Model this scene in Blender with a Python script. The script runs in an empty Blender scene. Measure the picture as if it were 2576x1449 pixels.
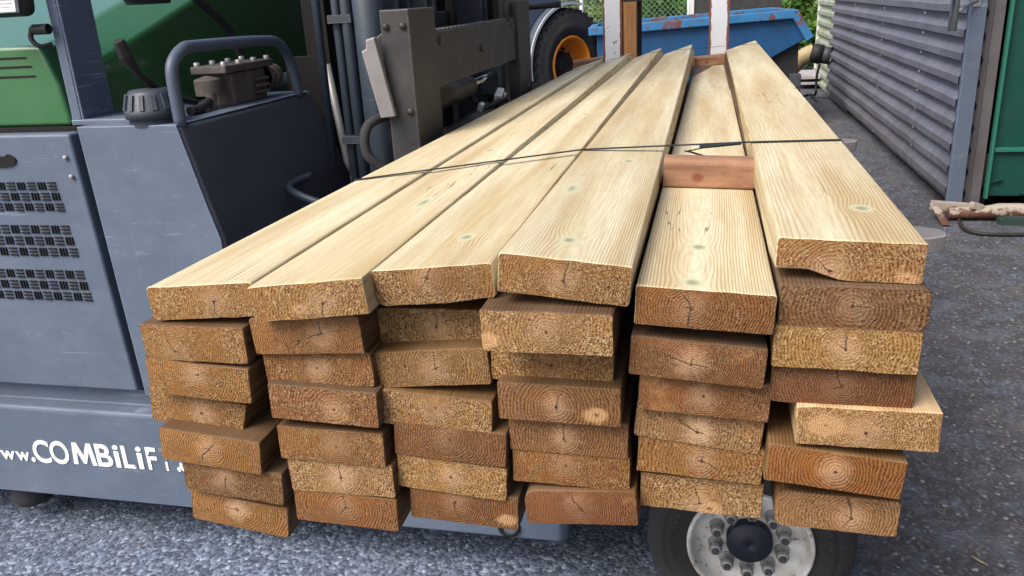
import bpy, bmesh, math, random
from mathutils import Vector, Matrix, Euler, noise
R = math.radians
random.seed(7)
S = bpy.context.scene
COL = S.collection

# ---------------------------------------------------------------- camera, world, sun, exposure
_a = (-0.33766, 0.05598, 0.24099)
MR = Matrix.Rotation(_a[2], 3, 'Z') @ Matrix.Rotation(_a[0], 3, 'X') @ Matrix.Rotation(_a[1], 3, 'Y')
CAM = Vector((0, 0, 1.44))
cam = bpy.data.cameras.new('camera')
cam.lens, cam.sensor_width, cam.clip_start, cam.clip_end = 28.956, 36, 0.02, 500
camo = bpy.data.objects.new('camera', cam)
rt, fw, up = MR.col[0], MR.col[1], MR.col[2]
M4 = Matrix((rt, up, -fw)).transposed().to_4x4()
M4.translation = CAM
camo.matrix_world = M4
COL.objects.link(camo)
S.camera = camo

SUN_EL, SUN_AZ = R(48), R(-142)      # azimuth measured from +Y towards +X
w = bpy.data.worlds.new('World')
S.world = w
w.use_nodes = True
nt = w.node_tree
sky = nt.nodes.new('ShaderNodeTexSky')
sky.sky_type = 'NISHITA'
sky.sun_disc = False
sky.sun_elevation = SUN_EL
sky.sun_rotation = SUN_AZ
sky.air_density, sky.dust_density, sky.ozone_density = 1.0, 4.5, 1.0
nt.links.new(sky.outputs[0], nt.nodes['Background'].inputs[0])
nt.nodes['Background'].inputs[1].default_value = 0.12
sl = bpy.data.lights.new('sun', 'SUN')
sl.energy, sl.angle, sl.color = 2.0, R(35), (1, 0.95, 0.88)
so = bpy.data.objects.new('sun', sl)
d = Vector((math.sin(SUN_AZ) * math.cos(SUN_EL), math.cos(SUN_AZ) * math.cos(SUN_EL), math.sin(SUN_EL)))
so.rotation_euler = d.to_track_quat('Z', 'Y').to_euler()
so.location = (0, 0, 8)
COL.objects.link(so)
S.view_settings.view_transform = 'Standard'
S.view_settings.look = 'None'
S.view_settings.exposure = 0.84

# ---------------------------------------------------------------- pixel rays (2575-px wide picture) onto real planes
FPX = 2575 * 28.956 / 36
def ray(x, y): return rt * ((x - 1287.5) / FPX) + fw + up * ((724.4 - y) / FPX)
def atX(x, y, v): r = ray(x, y); return CAM + r * (v / r.x)
def atY(x, y, v): r = ray(x, y); return CAM + r * (v / r.y)
def atZ(x, y, v): r = ray(x, y); return CAM + r * ((v - 1.44) / r.z)

# ---------------------------------------------------------------- object helpers
def tag(o, label=None, cat=None, group=None, kind=None):
    if label: o['label'] = label
    if cat: o['category'] = cat
    if group: o['group'] = group
    if kind: o['kind'] = kind
    return o
def empty(name, loc, label, cat, group=None):
    o = bpy.data.objects.new(name, None)
    o.location = loc
    o.empty_display_size = 0.1
    COL.objects.link(o)
    return tag(o, label, cat, group)
def wloc(o):
    v = Vector((0, 0, 0))
    while o: v += Vector(o.location); o = o.parent
    return v

class MB:
    """collects shapes in world coordinates; build() links them as ONE mesh object"""
    def __init__(s): s.bm = bmesh.new(); s.cuts = []
    def cut(s): s.cuts.append(len(s.bm.faces)); return s
    def add(s, verts, faces, smooth=False, mi=0):
        vs = [s.bm.verts.new(v) for v in verts]
        out = []
        for f in faces:
            try:
                fc = s.bm.faces.new([vs[i] for i in f]); fc.smooth = smooth; fc.material_index = mi; out.append(fc)
            except ValueError: pass
        return vs
    def box(s, x0, x1, y0, y1, z0, z1, mi=0):
        v = [(x, y, z) for z in (z0, z1) for y in (y0, y1) for x in (x0, x1)]
        s.add(v, [(0, 2, 3, 1), (4, 5, 7, 6), (0, 1, 5, 4), (2, 6, 7, 3), (0, 4, 6, 2), (1, 3, 7, 5)], mi=mi); return s
    def obox(s, c, size, rot=(0, 0, 0), mi=0):
        m = Euler(rot).to_matrix(); hx, hy, hz = [k / 2 for k in size]
        v = [Vector(c) + m @ Vector((x, y, z)) for z in (-hz, hz) for y in (-hy, hy) for x in (-hx, hx)]
        s.add(v, [(0, 2, 3, 1), (4, 5, 7, 6), (0, 1, 5, 4), (2, 6, 7, 3), (0, 4, 6, 2), (1, 3, 7, 5)], mi=mi); return s
    def bar(s, a, b, wx, wz, mi=0):
        """rectangular bar from a to b"""
        a, b = Vector(a), Vector(b); t = (b - a).normalized()
        u = t.cross(Vector((0, 0, 1)))
        if u.length < 1e-3: u = Vector((1, 0, 0))
        u.normalize(); n = u.cross(t)
        v = [p + u * i * wx / 2 + n * j * wz / 2 for p in (a, b) for i, j in ((-1, -1), (1, -1), (1, 1), (-1, 1))]
        s.add(v, [(0, 1, 2, 3), (7, 6, 5, 4), (0, 4, 5, 1), (1, 5, 6, 2), (2, 6, 7, 3), (3, 7, 4, 0)], mi=mi); return s
    def prism(s, pts, dvec, mi=0):
        """closed polygon (3D points) pushed along dvec"""
        n = len(pts); dv = Vector(dvec)
        v = [Vector(p) for p in pts] + [Vector(p) + dv for p in pts]
        f = [tuple(range(n)), tuple(range(2 * n - 1, n - 1, -1))] + [(i, i + n, (i + 1) % n + n, (i + 1) % n) for i in range(n)]
        s.add(v, f, mi=mi); return s
    def tube(s, pts, r, n=14, caps=True, sub=0, mi=0):
        pts = [Vector(p) for p in pts]
        if sub:
            P = [pts[0]] + pts + [pts[-1]]; q = []
            for i in range(1, len(P) - 2):
                p0, p1, p2, p3 = P[i - 1], P[i], P[i + 1], P[i + 2]
                for k in range(sub):
                    t = k / sub
                    q.append(0.5 * ((2 * p1) + (p2 - p0) * t + (2 * p0 - 5 * p1 + 4 * p2 - p3) * t * t + (3 * p1 - p0 - 3 * p2 + p3) * t ** 3))
            q.append(pts[-1]); pts = q
        rr = r if isinstance(r, (list, tuple)) else [r] * len(pts)
        rings = []; u = None
        for i, p in enumerate(pts):
            t = (pts[min(i + 1, len(pts) - 1)] - pts[max(i - 1, 0)]).normalized()
            if u is None:
                u = t.cross(Vector((0.31, 0.2, 0.93)))
                if u.length < 0.05: u = t.cross(Vector((1, 0, 0)))
            u = (u - t * u.dot(t)).normalized(); v = t.cross(u)
            rings.append([p + (u * math.cos(a) + v * math.sin(a)) * rr[i] for a in [2 * math.pi * k / n for k in range(n)]])
        vs = [q for rg in rings for q in rg]
        f = [(i * n + k, i * n + (k + 1) % n, (i + 1) * n + (k + 1) % n, (i + 1) * n + k) for i in range(len(pts) - 1) for k in range(n)]
        b = s.add(vs, f, True, mi)
        if caps:
            for ring in (b[:n][::-1], b[-n:]):
                fc = s.bm.faces.new(ring); fc.material_index = mi
        return s
    def lathe(s, c, axis, prof, n=40, mi=0, closed=False):
        """profile of (along axis, radius) turned about axis through c"""
        c, t = Vector(c), Vector(axis).normalized()
        u = t.cross(Vector((0, 0, 1)))
        if u.length < 1e-3: u = Vector((1, 0, 0))
        u.normalize(); v = u.cross(t)
        vs = [c + t * a + (u * math.cos(k * 2 * math.pi / n) + v * math.sin(k * 2 * math.pi / n)) * r for a, r in prof for k in range(n)]
        m = len(prof)
        f = [(i * n + k, i * n + (k + 1) % n, ((i + 1) % m) * n + (k + 1) % n, ((i + 1) % m) * n + k) for i in range(m if closed else m - 1) for k in range(n)]
        s.add(vs, f, True, mi); return s
    def build(s, name, mat, parent=None, bevel=0, seg=2, sharp=35, sub=0):
        if s.cuts:      # several separate pieces: one object each
            n = len(s.bm.faces); cs = [c for c in sorted(set(s.cuts)) if 0 < c < n]; edges = [0] + cs + [n]; out = []
            s.bm.faces.ensure_lookup_table(); s.bm.faces.index_update()
            for a, e in zip(edges, edges[1:]):
                q = MB(); vm = {}
                for f in s.bm.faces[a:e]:
                    vv = []
                    for v in f.verts:
                        if v not in vm: vm[v] = q.bm.verts.new(v.co)
                        vv.append(vm[v])
                    g = q.bm.faces.new(vv); g.smooth = f.smooth; g.material_index = f.material_index
                out.append(q.build(name, mat, parent, bevel, seg))
            s.bm.free(); return out[0]
        bmesh.ops.recalc_face_normals(s.bm, faces=s.bm.faces)
        off = wloc(parent) if parent else Vector((0, 0, 0))
        if parent: bmesh.ops.translate(s.bm, vec=-off, verts=s.bm.verts)
        me = bpy.data.meshes.new(name); s.bm.to_mesh(me); s.bm.free()
        for m in (mat if isinstance(mat, (list, tuple)) else [mat]): me.materials.append(m)
        o = bpy.data.objects.new(name, me); COL.objects.link(o); o.parent = parent
        if bevel:
            md = o.modifiers.new('bevel', 'BEVEL'); md.width, md.segments, md.limit_method, md.angle_limit = bevel, seg, 'ANGLE', R(30)
            md.harden_normals = False
            for p in me.polygons: p.use_smooth = True
            o.modifiers.new('wn', 'WEIGHTED_NORMAL')
        return o
def solo(o, label, cat, group=None, kind=None): return tag(o, label, cat, group, kind)

# ---------------------------------------------------------------- materials
class NT:
    def __init__(s, name):
        s.m = bpy.data.materials.new(name); s.m.use_nodes = True
        s.t = s.m.node_tree; s.b = s.t.nodes['Principled BSDF']
    def n(s, typ, **kw):
        o = s.t.nodes.new(typ)
        for k, v in kw.items(): setattr(o, k, v)
        return o
    def put(s, sock, v):
        if isinstance(v, bpy.types.NodeSocket): s.t.links.new(v, sock)
        elif v is not None: sock.default_value = v
    def math(s, op, a, b=None, c=None):
        o = s.n('ShaderNodeMath', operation=op)
        for i, v in enumerate((a, b, c)): s.put(o.inputs[i], v)
        return o.outputs[0]
    def vmath(s, op, a, b=None, sc=None):
        o = s.n('ShaderNodeVectorMath', operation=op)
        s.put(o.inputs[0], a); s.put(o.inputs[1], b)
        if sc is not None: s.put(o.inputs['Scale'], sc)
        return o.outputs['Value'] if op in ('LENGTH', 'DOT_PRODUCT', 'DISTANCE') else o.outputs[0]
    def noise(s, vec, scale, detail=3, rough=0.5, dist=0, col=False, dims='3D'):
        o = s.n('ShaderNodeTexNoise', noise_dimensions=dims)
        if dims == '1D': s.put(o.inputs['W'], vec)
        else: s.put(o.inputs['Vector'], vec)
        for k, v in (('Scale', scale), ('Detail', detail), ('Roughness', rough), ('Distortion', dist)): s.put(o.inputs[k], v)
        return o.outputs['Color' if col else 'Fac']
    def voro(s, vec, scale, feature='F1', out='Distance', rnd=1):
        o = s.n('ShaderNodeTexVoronoi', feature=feature)
        s.put(o.inputs['Vector'], vec); o.inputs['Scale'].default_value = scale; o.inputs['Randomness'].default_value = rnd
        return o.outputs[out]
    def ramp(s, v, *stops, interp='LINEAR'):
        o = s.n('ShaderNodeValToRGB'); e = o.color_ramp; e.interpolation = interp
        while len(e.elements) < len(stops): e.elements.new(0.5)
        for i, (p, c) in enumerate(stops):
            e.elements[i].position = p
            e.elements[i].color = (c, c, c, 1) if isinstance(c, (int, float)) else (*c[:3], 1)
        s.put(o.inputs[0], v); return o.outputs[0]
    def map(s, v, a, b, c=0, d=1):
        o = s.n('ShaderNodeMapRange'); o.clamp = True
        for i, k in enumerate((v, a, b, c, d)): s.put(o.inputs[i], k)
        return o.outputs[0]
    def mix(s, f, a, b, mode='MIX'):
        o = s.n('ShaderNodeMix', data_type='RGBA', blend_type=mode)
        s.put(o.inputs['Factor'], f)
        for i, v in ((6, a), (7, b)): s.put(o.inputs[i], (*v, 1) if isinstance(v, (tuple, list)) and len(v) == 3 else v)
        return o.outputs[2]
    def obj(s): return s.n('ShaderNodeTexCoord').outputs['Object']
    def geo(s, k='Position'): return s.n('ShaderNodeNewGeometry').outputs[k]
    def xyz(s, v):
        o = s.n('ShaderNodeSeparateXYZ'); s.put(o.inputs[0], v); return o.outputs
    def comb(s, x, y, z):
        o = s.n('ShaderNodeCombineXYZ')
        for i, v in enumerate((x, y, z)): s.put(o.inputs[i], v)
        return o.outputs[0]
    def attr(s, name, out='Fac'):
        o = s.n('ShaderNodeAttribute', attribute_type='OBJECT', attribute_name=name); return o.outputs[out]
    def bump(s, h, strength=0.3, dist=0.01, normal=None):
        o = s.n('ShaderNodeBump'); o.inputs['Strength'].default_value = strength; o.inputs['Distance'].default_value = dist
        s.put(o.inputs['Height'], h)
        if normal is not None: s.put(o.inputs['Normal'], normal)
        return o.outputs[0]
    def fin(s, col=None, rough=None, metal=None, normal=None, spec=None, coat=None):
        i = s.b.inputs
        if isinstance(col, (tuple, list)): col = (*col[:3], 1)
        s.put(i['Base Color'], col); s.put(i['Roughness'], rough); s.put(i['Metallic'], metal); s.put(i['Normal'], normal)
        s.put(i['Specular IOR Level'], spec)
        if coat is not None: s.put(i['Coat Weight'], coat); i['Coat Roughness'].default_value = 0.12
        return s.m
def lin(*c): return tuple(((v / 255 + .055) / 1.055) ** 2.4 if v > 10 else v / 255 / 12.92 for v in c)

def paint(name, col, dirt=(0.05, 0.045, 0.04), rough=0.4, wear=0.35, scr=0.3, chip=None, metal=0, coat=0, streak=True, scale=1, edge=0, bump=0.08, grime=0):
    k = NT(name); p = k.geo()
    n1 = k.noise(p, 6 * scale, 5, 0.65)
    n2 = k.noise(k.vmath('MULTIPLY', p, (38, 38, 3)), scale, 3, 0.6)     # rain streaks
    n3 = k.noise(p, 90 * scale, 3, 0.6)
    c = k.mix(k.map(n1, 0.35, 0.75, 0, wear), col, dirt)
    if streak: c = k.mix(k.map(n2, 0.6, 0.85, 0, wear * 0.35), c, tuple(min(1, v * 1.5 + 0.03) for v in col))
    c = k.mix(k.map(n3, 0.5, 0.8, 0, wear * 0.5), c, tuple(v * 0.6 for v in col))
    # scratches: long thin marks lying flat
    sc = k.noise(k.vmath('MULTIPLY', p, (5, 5, 130)), scale, 2, 0.5)
    msk = k.noise(p, 4.3 * scale, 2)
    s = k.math('MULTIPLY', k.map(sc, 0.68, 0.72), k.map(msk, 0.52, 0.6, 0, scr))
    c = k.mix(s, c, tuple(min(1, v * 1.8 + 0.12) for v in col))
    if chip:
        ch = k.noise(p, 24 * scale, 6, 0.7)
        c = k.mix(k.map(ch, 0.62, 0.66), c, chip)
    if grime:      # dust, rubbed patches and long scuffs
        g1 = k.noise(k.vmath('MULTIPLY', p, (2.2, 2.2, 3.4)), 1, 6, 0.72); g2 = k.noise(k.vmath('MULTIPLY', p, (3, 3, 42)), 1, 4, 0.65); g3 = k.noise(p, 13, 6, 0.75)
        c = k.mix(k.map(g1, 0.5, 0.7, 0, 0.22), c, lin(128, 138, 152))
        c = k.mix(k.math('MULTIPLY', k.map(g2, 0.58, 0.68), k.map(g3, 0.5, 0.62, 0, 0.4)), c, lin(150, 160, 172))
        c = k.mix(k.map(g3, 0.64, 0.74, 0, 0.6), c, lin(60, 62, 66))
        c = k.mix(k.map(k.noise(p, 55, 3, 0.7), 0.70, 0.73, 0, 0.8), c, lin(120, 96, 80))
    if edge:
        bv = k.n('ShaderNodeBevel', samples=4); bv.inputs['Radius'].default_value = edge
        dt = k.vmath('DOT_PRODUCT', bv.outputs[0], k.geo('Normal'))
        c = k.mix(k.math('MULTIPLY', k.map(dt, 0.985, 0.9), k.map(n3, 0.35, 0.6, 0.25, 0.9)), c, tuple(min(1, v * 2.2 + 0.10) for v in col))
    return k.fin(c, k.map(n1, 0.3, 0.7, rough, min(1, rough + 0.25)), metal, k.bump(n3, bump, 0.002) if bump else None, coat=coat)

M = {}
M['grey'] = paint('grey_blue_paint', lin(88, 101, 119), dirt=lin(72, 81, 94), rough=0.42, wear=0.5, scr=0.4, edge=0.005, grime=1)
M['grey_dark'] = paint('dark_grey_paint', lin(58, 64, 74), dirt=lin(40, 42, 46), rough=0.45, wear=0.5, edge=0.004)
M['green'] = paint('green_paint', lin(40, 100, 52), dirt=lin(64, 104, 70), rough=0.25, wear=0.3, scr=0.0, coat=1.0, bump=0)
M['green_dark'] = paint('container_green', lin(0, 66, 58), dirt=lin(4, 50, 46), rough=0.4, wear=0.3)
M['rail'] = paint('rail_paint', lin(34, 62, 56), dirt=lin(50, 50, 48), rough=0.6, wear=0.7)
M['green_trim'] = paint('container_trim_green', lin(34, 108, 92), dirt=lin(16, 92, 80), rough=0.5, wear=0.4)
M['tank_shaded'] = paint('shaded_tank_paint', lin(66, 72, 83), dirt=lin(80, 86, 96), rough=0.5, wear=0.6, scr=0.1, scale=.6)  # shade on the tank's side put into the colour, darker than its grey
M['bar'] = paint('bar_paint', lin(76, 87, 104), dirt=lin(60, 68, 80), rough=0.4, wear=0.4)
M['black'] = paint('black_plastic', lin(28, 28, 31), dirt=lin(45, 43, 42), rough=0.5, wear=0.4)
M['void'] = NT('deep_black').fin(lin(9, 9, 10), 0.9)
M['rubber'] = paint('rubber', lin(38, 38, 41), dirt=lin(74, 73, 72), rough=0.72, wear=0.6)
M['rubber_highlight'] = paint('highlit_rubber', lin(84, 84, 86), dirt=lin(96, 95, 94), rough=0.8, wear=0.5)  # lighter rubber paints in the highlights that pick out the tyre letters
M['mast'] = paint('mast_steel', lin(46, 47, 50), dirt=lin(74, 73, 70), rough=0.45, wear=0.9, scr=0.15, metal=0.3, edge=0.008, scale=1.6)
M['jamb'] = paint('jamb_steel', lin(98, 94, 98), dirt=lin(70, 64, 62), rough=0.55, wear=0.6)
M['greasy'] = paint('greasy_steel', lin(72, 68, 60), dirt=lin(50, 44, 36), rough=0.42, wear=0.7, metal=0.4)
M['cyl'] = paint('cylinder_paint', lin(58, 68, 80), dirt=lin(44, 50, 58), rough=0.35, wear=0.4)
M['chrome'] = NT('chrome').fin(lin(215, 215, 215), 0.16, 1.0)
M['steel'] = paint('bare_steel', lin(165, 165, 165), dirt=lin(120, 116, 110), rough=0.35, wear=0.5, metal=0.35)
M['cast'] = paint('cast_metal', lin(105, 98, 95), dirt=lin(72, 62, 56), rough=0.6, wear=0.7, metal=0.25, scale=3)
M['orange'] = paint('orange_paint', lin(232, 140, 30), dirt=lin(190, 105, 30), rough=0.4, wear=0.35)
M['yellow'] = paint('yellow_paint', lin(235, 170, 25), rough=0.4, wear=0.2)
M['white_rim'] = paint('white_rim_paint', lin(228, 228, 224), dirt=lin(150, 138, 122), rough=0.5, wear=0.8, chip=lin(70, 52, 40), scale=2.2)
M['hubcap'] = paint('hub_cap_plastic', lin(30, 36, 50), dirt=lin(46, 52, 66), rough=0.4, wear=0.5)
M['fork'] = paint('fork_steel', lin(138, 136, 138), dirt=lin(104, 96, 92), rough=0.5, wear=0.6, scr=0.6, metal=0.25, edge=0.006)
M['slab'] = paint('pale_slab', lin(168, 164, 168), dirt=lin(120, 116, 116), rough=0.8, wear=0.6)
M['lens'] = NT('lamp_lens').fin(lin(225, 225, 222), 0.25, 0.3)
M['strap'] = NT('strap_plastic').fin(lin(18, 21, 21), 0.55)
M['hose_tan'] = paint('tan_duct', lin(176, 160, 122), dirt=lin(140, 124, 90), rough=0.6, wear=0.5)

def letter_mat():
    k = NT('worn_white_letters'); p = k.geo()
    n = k.noise(p, 26, 4, 0.7)
    x = k.xyz(p)[0]
    wear = k.math('ADD', k.map(x, -1.52, -1.42, 0.0, 0.06), k.math('MULTIPLY', k.map(x, -1.44, -1.43), k.map(k.xyz(p)[2], 0.293, 0.298, 0.0, 0.5)))       # the lettering is rubbed off towards its end
    m = k.map(k.math('ADD', n, wear), 0.64, 0.67)
    return k.fin(k.mix(m, lin(235, 238, 240), lin(108, 120, 136)), 0.5)
M['letters'] = letter_mat()

def rust_white():
    k = NT('rusty_white_paint'); p = k.geo(); o = k.obj()
    x = k.math('ABSOLUTE', k.xyz(o)[0])
    n = k.noise(p, 30, 5, 0.7); n2 = k.noise(k.vmath('MULTIPLY', p, (40, 40, 6)), 1, 3)
    e = k.math('ADD', k.map(x, 0.036, 0.05, 0, 0.4), k.math('MULTIPLY', n, 0.6))
    m = k.map(k.math('ADD', e, k.math('MULTIPLY', n2, 0.3)), 0.52, 0.58)
    c = k.mix(m, lin(218, 222, 230), k.mix(n, lin(96, 48, 34), lin(150, 92, 66)))
    return k.fin(c, 0.65, normal=k.bump(n, 0.2, 0.003))
M['rust_white'] = rust_white()
def rust_pipe():
    k = NT('rusty_pipe_paint'); p = k.geo()
    z = k.xyz(p)[2]; n = k.noise(p, 22, 5, 0.7)
    m = k.map(k.math('ADD', n, k.map(z, 0.02, 0.09, 0.28, -0.04)), 0.52, 0.62)
    return k.fin(k.mix(m, lin(158, 150, 138), k.mix(k.noise(p, 60), lin(70, 44, 36), lin(112, 76, 56))), 0.7)
M['rust_pipe'] = rust_pipe()
def skip_blue(name, rim):
    k = NT(name); p = k.geo()
    n = k.noise(p, 4.5, 7, 0.75); n2 = k.noise(p, 5, 4, 0.6)
    base = k.mix(k.map(n2, 0.35, 0.7, 0, 0.8), lin(14, 74, 122), lin(18, 60, 98))
    base = k.mix(k.map(k.noise(k.vmath('MULTIPLY', p, (9, 9, 1.2)), 1, 4, 0.65), 0.5, 0.75, 0, 0.5), base, lin(48, 72, 90))
    if rim: base = k.mix(k.map(n2, 0.35, 0.7, 0, 0.7), lin(50, 118, 166), lin(34, 90, 138))
    th = 0.52 if rim else 0.72
    c = k.mix(k.map(n, th, th + 0.03), base, k.mix(n2, lin(80, 50, 44), lin(116, 78, 68)))
    return k.fin(c, 0.5)
M['skip'] = skip_blue('skip_blue_paint', False)
M['skip_rim'] = skip_blue('skip_rim_paint', True)

def sheet():
    k = NT('corrugated_sheet'); p = k.geo()
    n = k.noise(p, 3, 4, 0.6); n2 = k.noise(p, 40, 3, 0.7)
    c = k.mix(k.map(n, 0.3, 0.75, 0, 0.8), lin(110, 112, 122), lin(82, 82, 92))
    spots = k.voro(p, 9, rnd=1)
    c = k.mix(k.map(spots, 0.06, 0.035, 0, 0.7), c, lin(170, 172, 182))
    c = k.mix(k.map(n2, 0.6, 0.8, 0, 0.5), c, lin(64, 58, 60))
    st = k.noise(k.vmath('MULTIPLY', p, (14, 14, 0.8)), 1, 5, 0.7); z = k.xyz(p)[2]
    c = k.mix(k.map(st, 0.5, 0.72, 0, 0.45), c, lin(140, 136, 138))
    c = k.mix(k.math('MULTIPLY', k.map(z, 0.55, 0.1), k.map(n, 0.3, 0.6, 0.2, 0.7)), c, lin(84, 76, 72))
    return k.fin(c, 0.5, 0.15, k.bump(n2, 0.06, 0.003))
M['sheet'] = sheet()
def sheet_moss():
    k = NT('mossy_sheet'); p = k.geo()
    n = k.noise(p, 7, 5, 0.7)
    c = k.mix(k.map(n, 0.42, 0.6), lin(150, 156, 156), lin(134, 140, 84))
    return k.fin(c, 0.65)
M['sheet_moss'] = sheet_moss()

def asphalt():
    k = NT('asphalt'); p = k.geo()
    big = k.noise(p, 0.8, 4, 0.6); mid = k.noise(p, 7, 4, 0.65); fine = k.noise(p, 300, 2)
    x = k.xyz(p)[0]
    pw = k.vmath('ADD', p, k.vmath('SCALE', k.noise(p, 60, 2, col=True), sc=0.008))
    vc = k.voro(pw, 92, out='Color'); vd = k.voro(pw, 92)
    vc2 = k.voro(pw, 105, out='Color')
    r = k.xyz(vc)[0]; r2 = k.xyz(vc2)[1]
    worn = k.map(k.math('ADD', x, k.math('MULTIPLY', k.math('SUBTRACT', mid, 0.5), 0.9)), 0.15, 0.4)   # smoother tarmac beyond a ragged joint
    stone = k.ramp(r, (0.0, lin(58, 67, 84)), (0.35, lin(80, 91, 110)), (0.7, lin(102, 115, 137)), (0.93, lin(126, 140, 161)), (1.0, lin(160, 172, 190)))  # blue brightness of these stones includes the sky's reflection, painted in
    tar = k.ramp(r2, (0.0, lin(54, 53, 57)), (0.55, lin(68, 67, 72)), (0.85, lin(84, 83, 88)), (0.97, lin(106, 105, 108)), (1.0, lin(160, 156, 152)))
    patch = k.map(mid, 0.5, 0.62)
    tar = k.mix(k.math('MULTIPLY', patch, 0.55), tar, k.mix(0.35, stone, lin(84, 82, 90)))
    c = k.mix(worn, stone, tar)
    c = k.mix(k.map(big, 0.3, 0.7, 0.0, 0.3), c, lin(66, 68, 74))
    dust = k.noise(p, 2.6, 6, 0.7); oil = k.noise(k.vmath('ADD', p, (3.3, 1.7, 0)), 1.7, 4, 0.6)
    c = k.mix(k.map(dust, 0.5, 0.7, 0, 0.45), c, lin(112, 110, 110))
    c = k.mix(k.map(oil, 0.6, 0.72, 0, 0.4), c, lin(40, 40, 45))
    crack = k.voro(k.vmath('ADD', p, k.vmath('SCALE', k.noise(p, 5, 4, col=True), sc=0.22)), 1.1, feature='DISTANCE_TO_EDGE')
    ck = k.math('MULTIPLY', k.map(crack, 0.010, 0.003, 0, 0.7), k.map(big, 0.52, 0.6))
    c = k.mix(ck, c, lin(22, 22, 25))
    h = k.math('ADD', k.math('MULTIPLY', k.map(vd, 0.0, 0.6, 1, 0), k.map(worn, 0, 1, 1, 0.5)), k.math('MULTIPLY', mid, 0.8))
    return k.fin(c, 0.8, normal=k.bump(k.math('SUBTRACT', h, ck), 0.45, 0.006))
M['asphalt'] = asphalt()

def leaf_mat(name, a, b):
    k = NT(name); r = k.n('ShaderNodeNewGeometry').outputs['Random Per Island']
    c = k.mix(r, a, b)
    m = k.fin(c, 0.55)
    k.b.inputs['Subsurface Weight'].default_value = 0.0
    tr = k.n('ShaderNodeBsdfTranslucent'); k.put(tr.inputs[0], c)
    mx = k.n('ShaderNodeMixShader'); mx.inputs[0].default_value = 0.35
    k.t.links.new(k.b.outputs[0], mx.inputs[1]); k.t.links.new(tr.outputs[0], mx.inputs[2])
    k.t.links.new(mx.outputs[0], k.t.nodes['Material Output'].inputs[0])
    return m
M['leaf'] = leaf_mat('leaves_mid_green', lin(50, 92, 34), lin(112, 146, 62))
M['leaf_y'] = leaf_mat('leaves_yellow_green', lin(80, 112, 40), lin(168, 172, 80))
M['bark'] = paint('bark', lin(80, 66, 52), dirt=lin(50, 42, 34), rough=0.9, wear=0.6)

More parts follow.
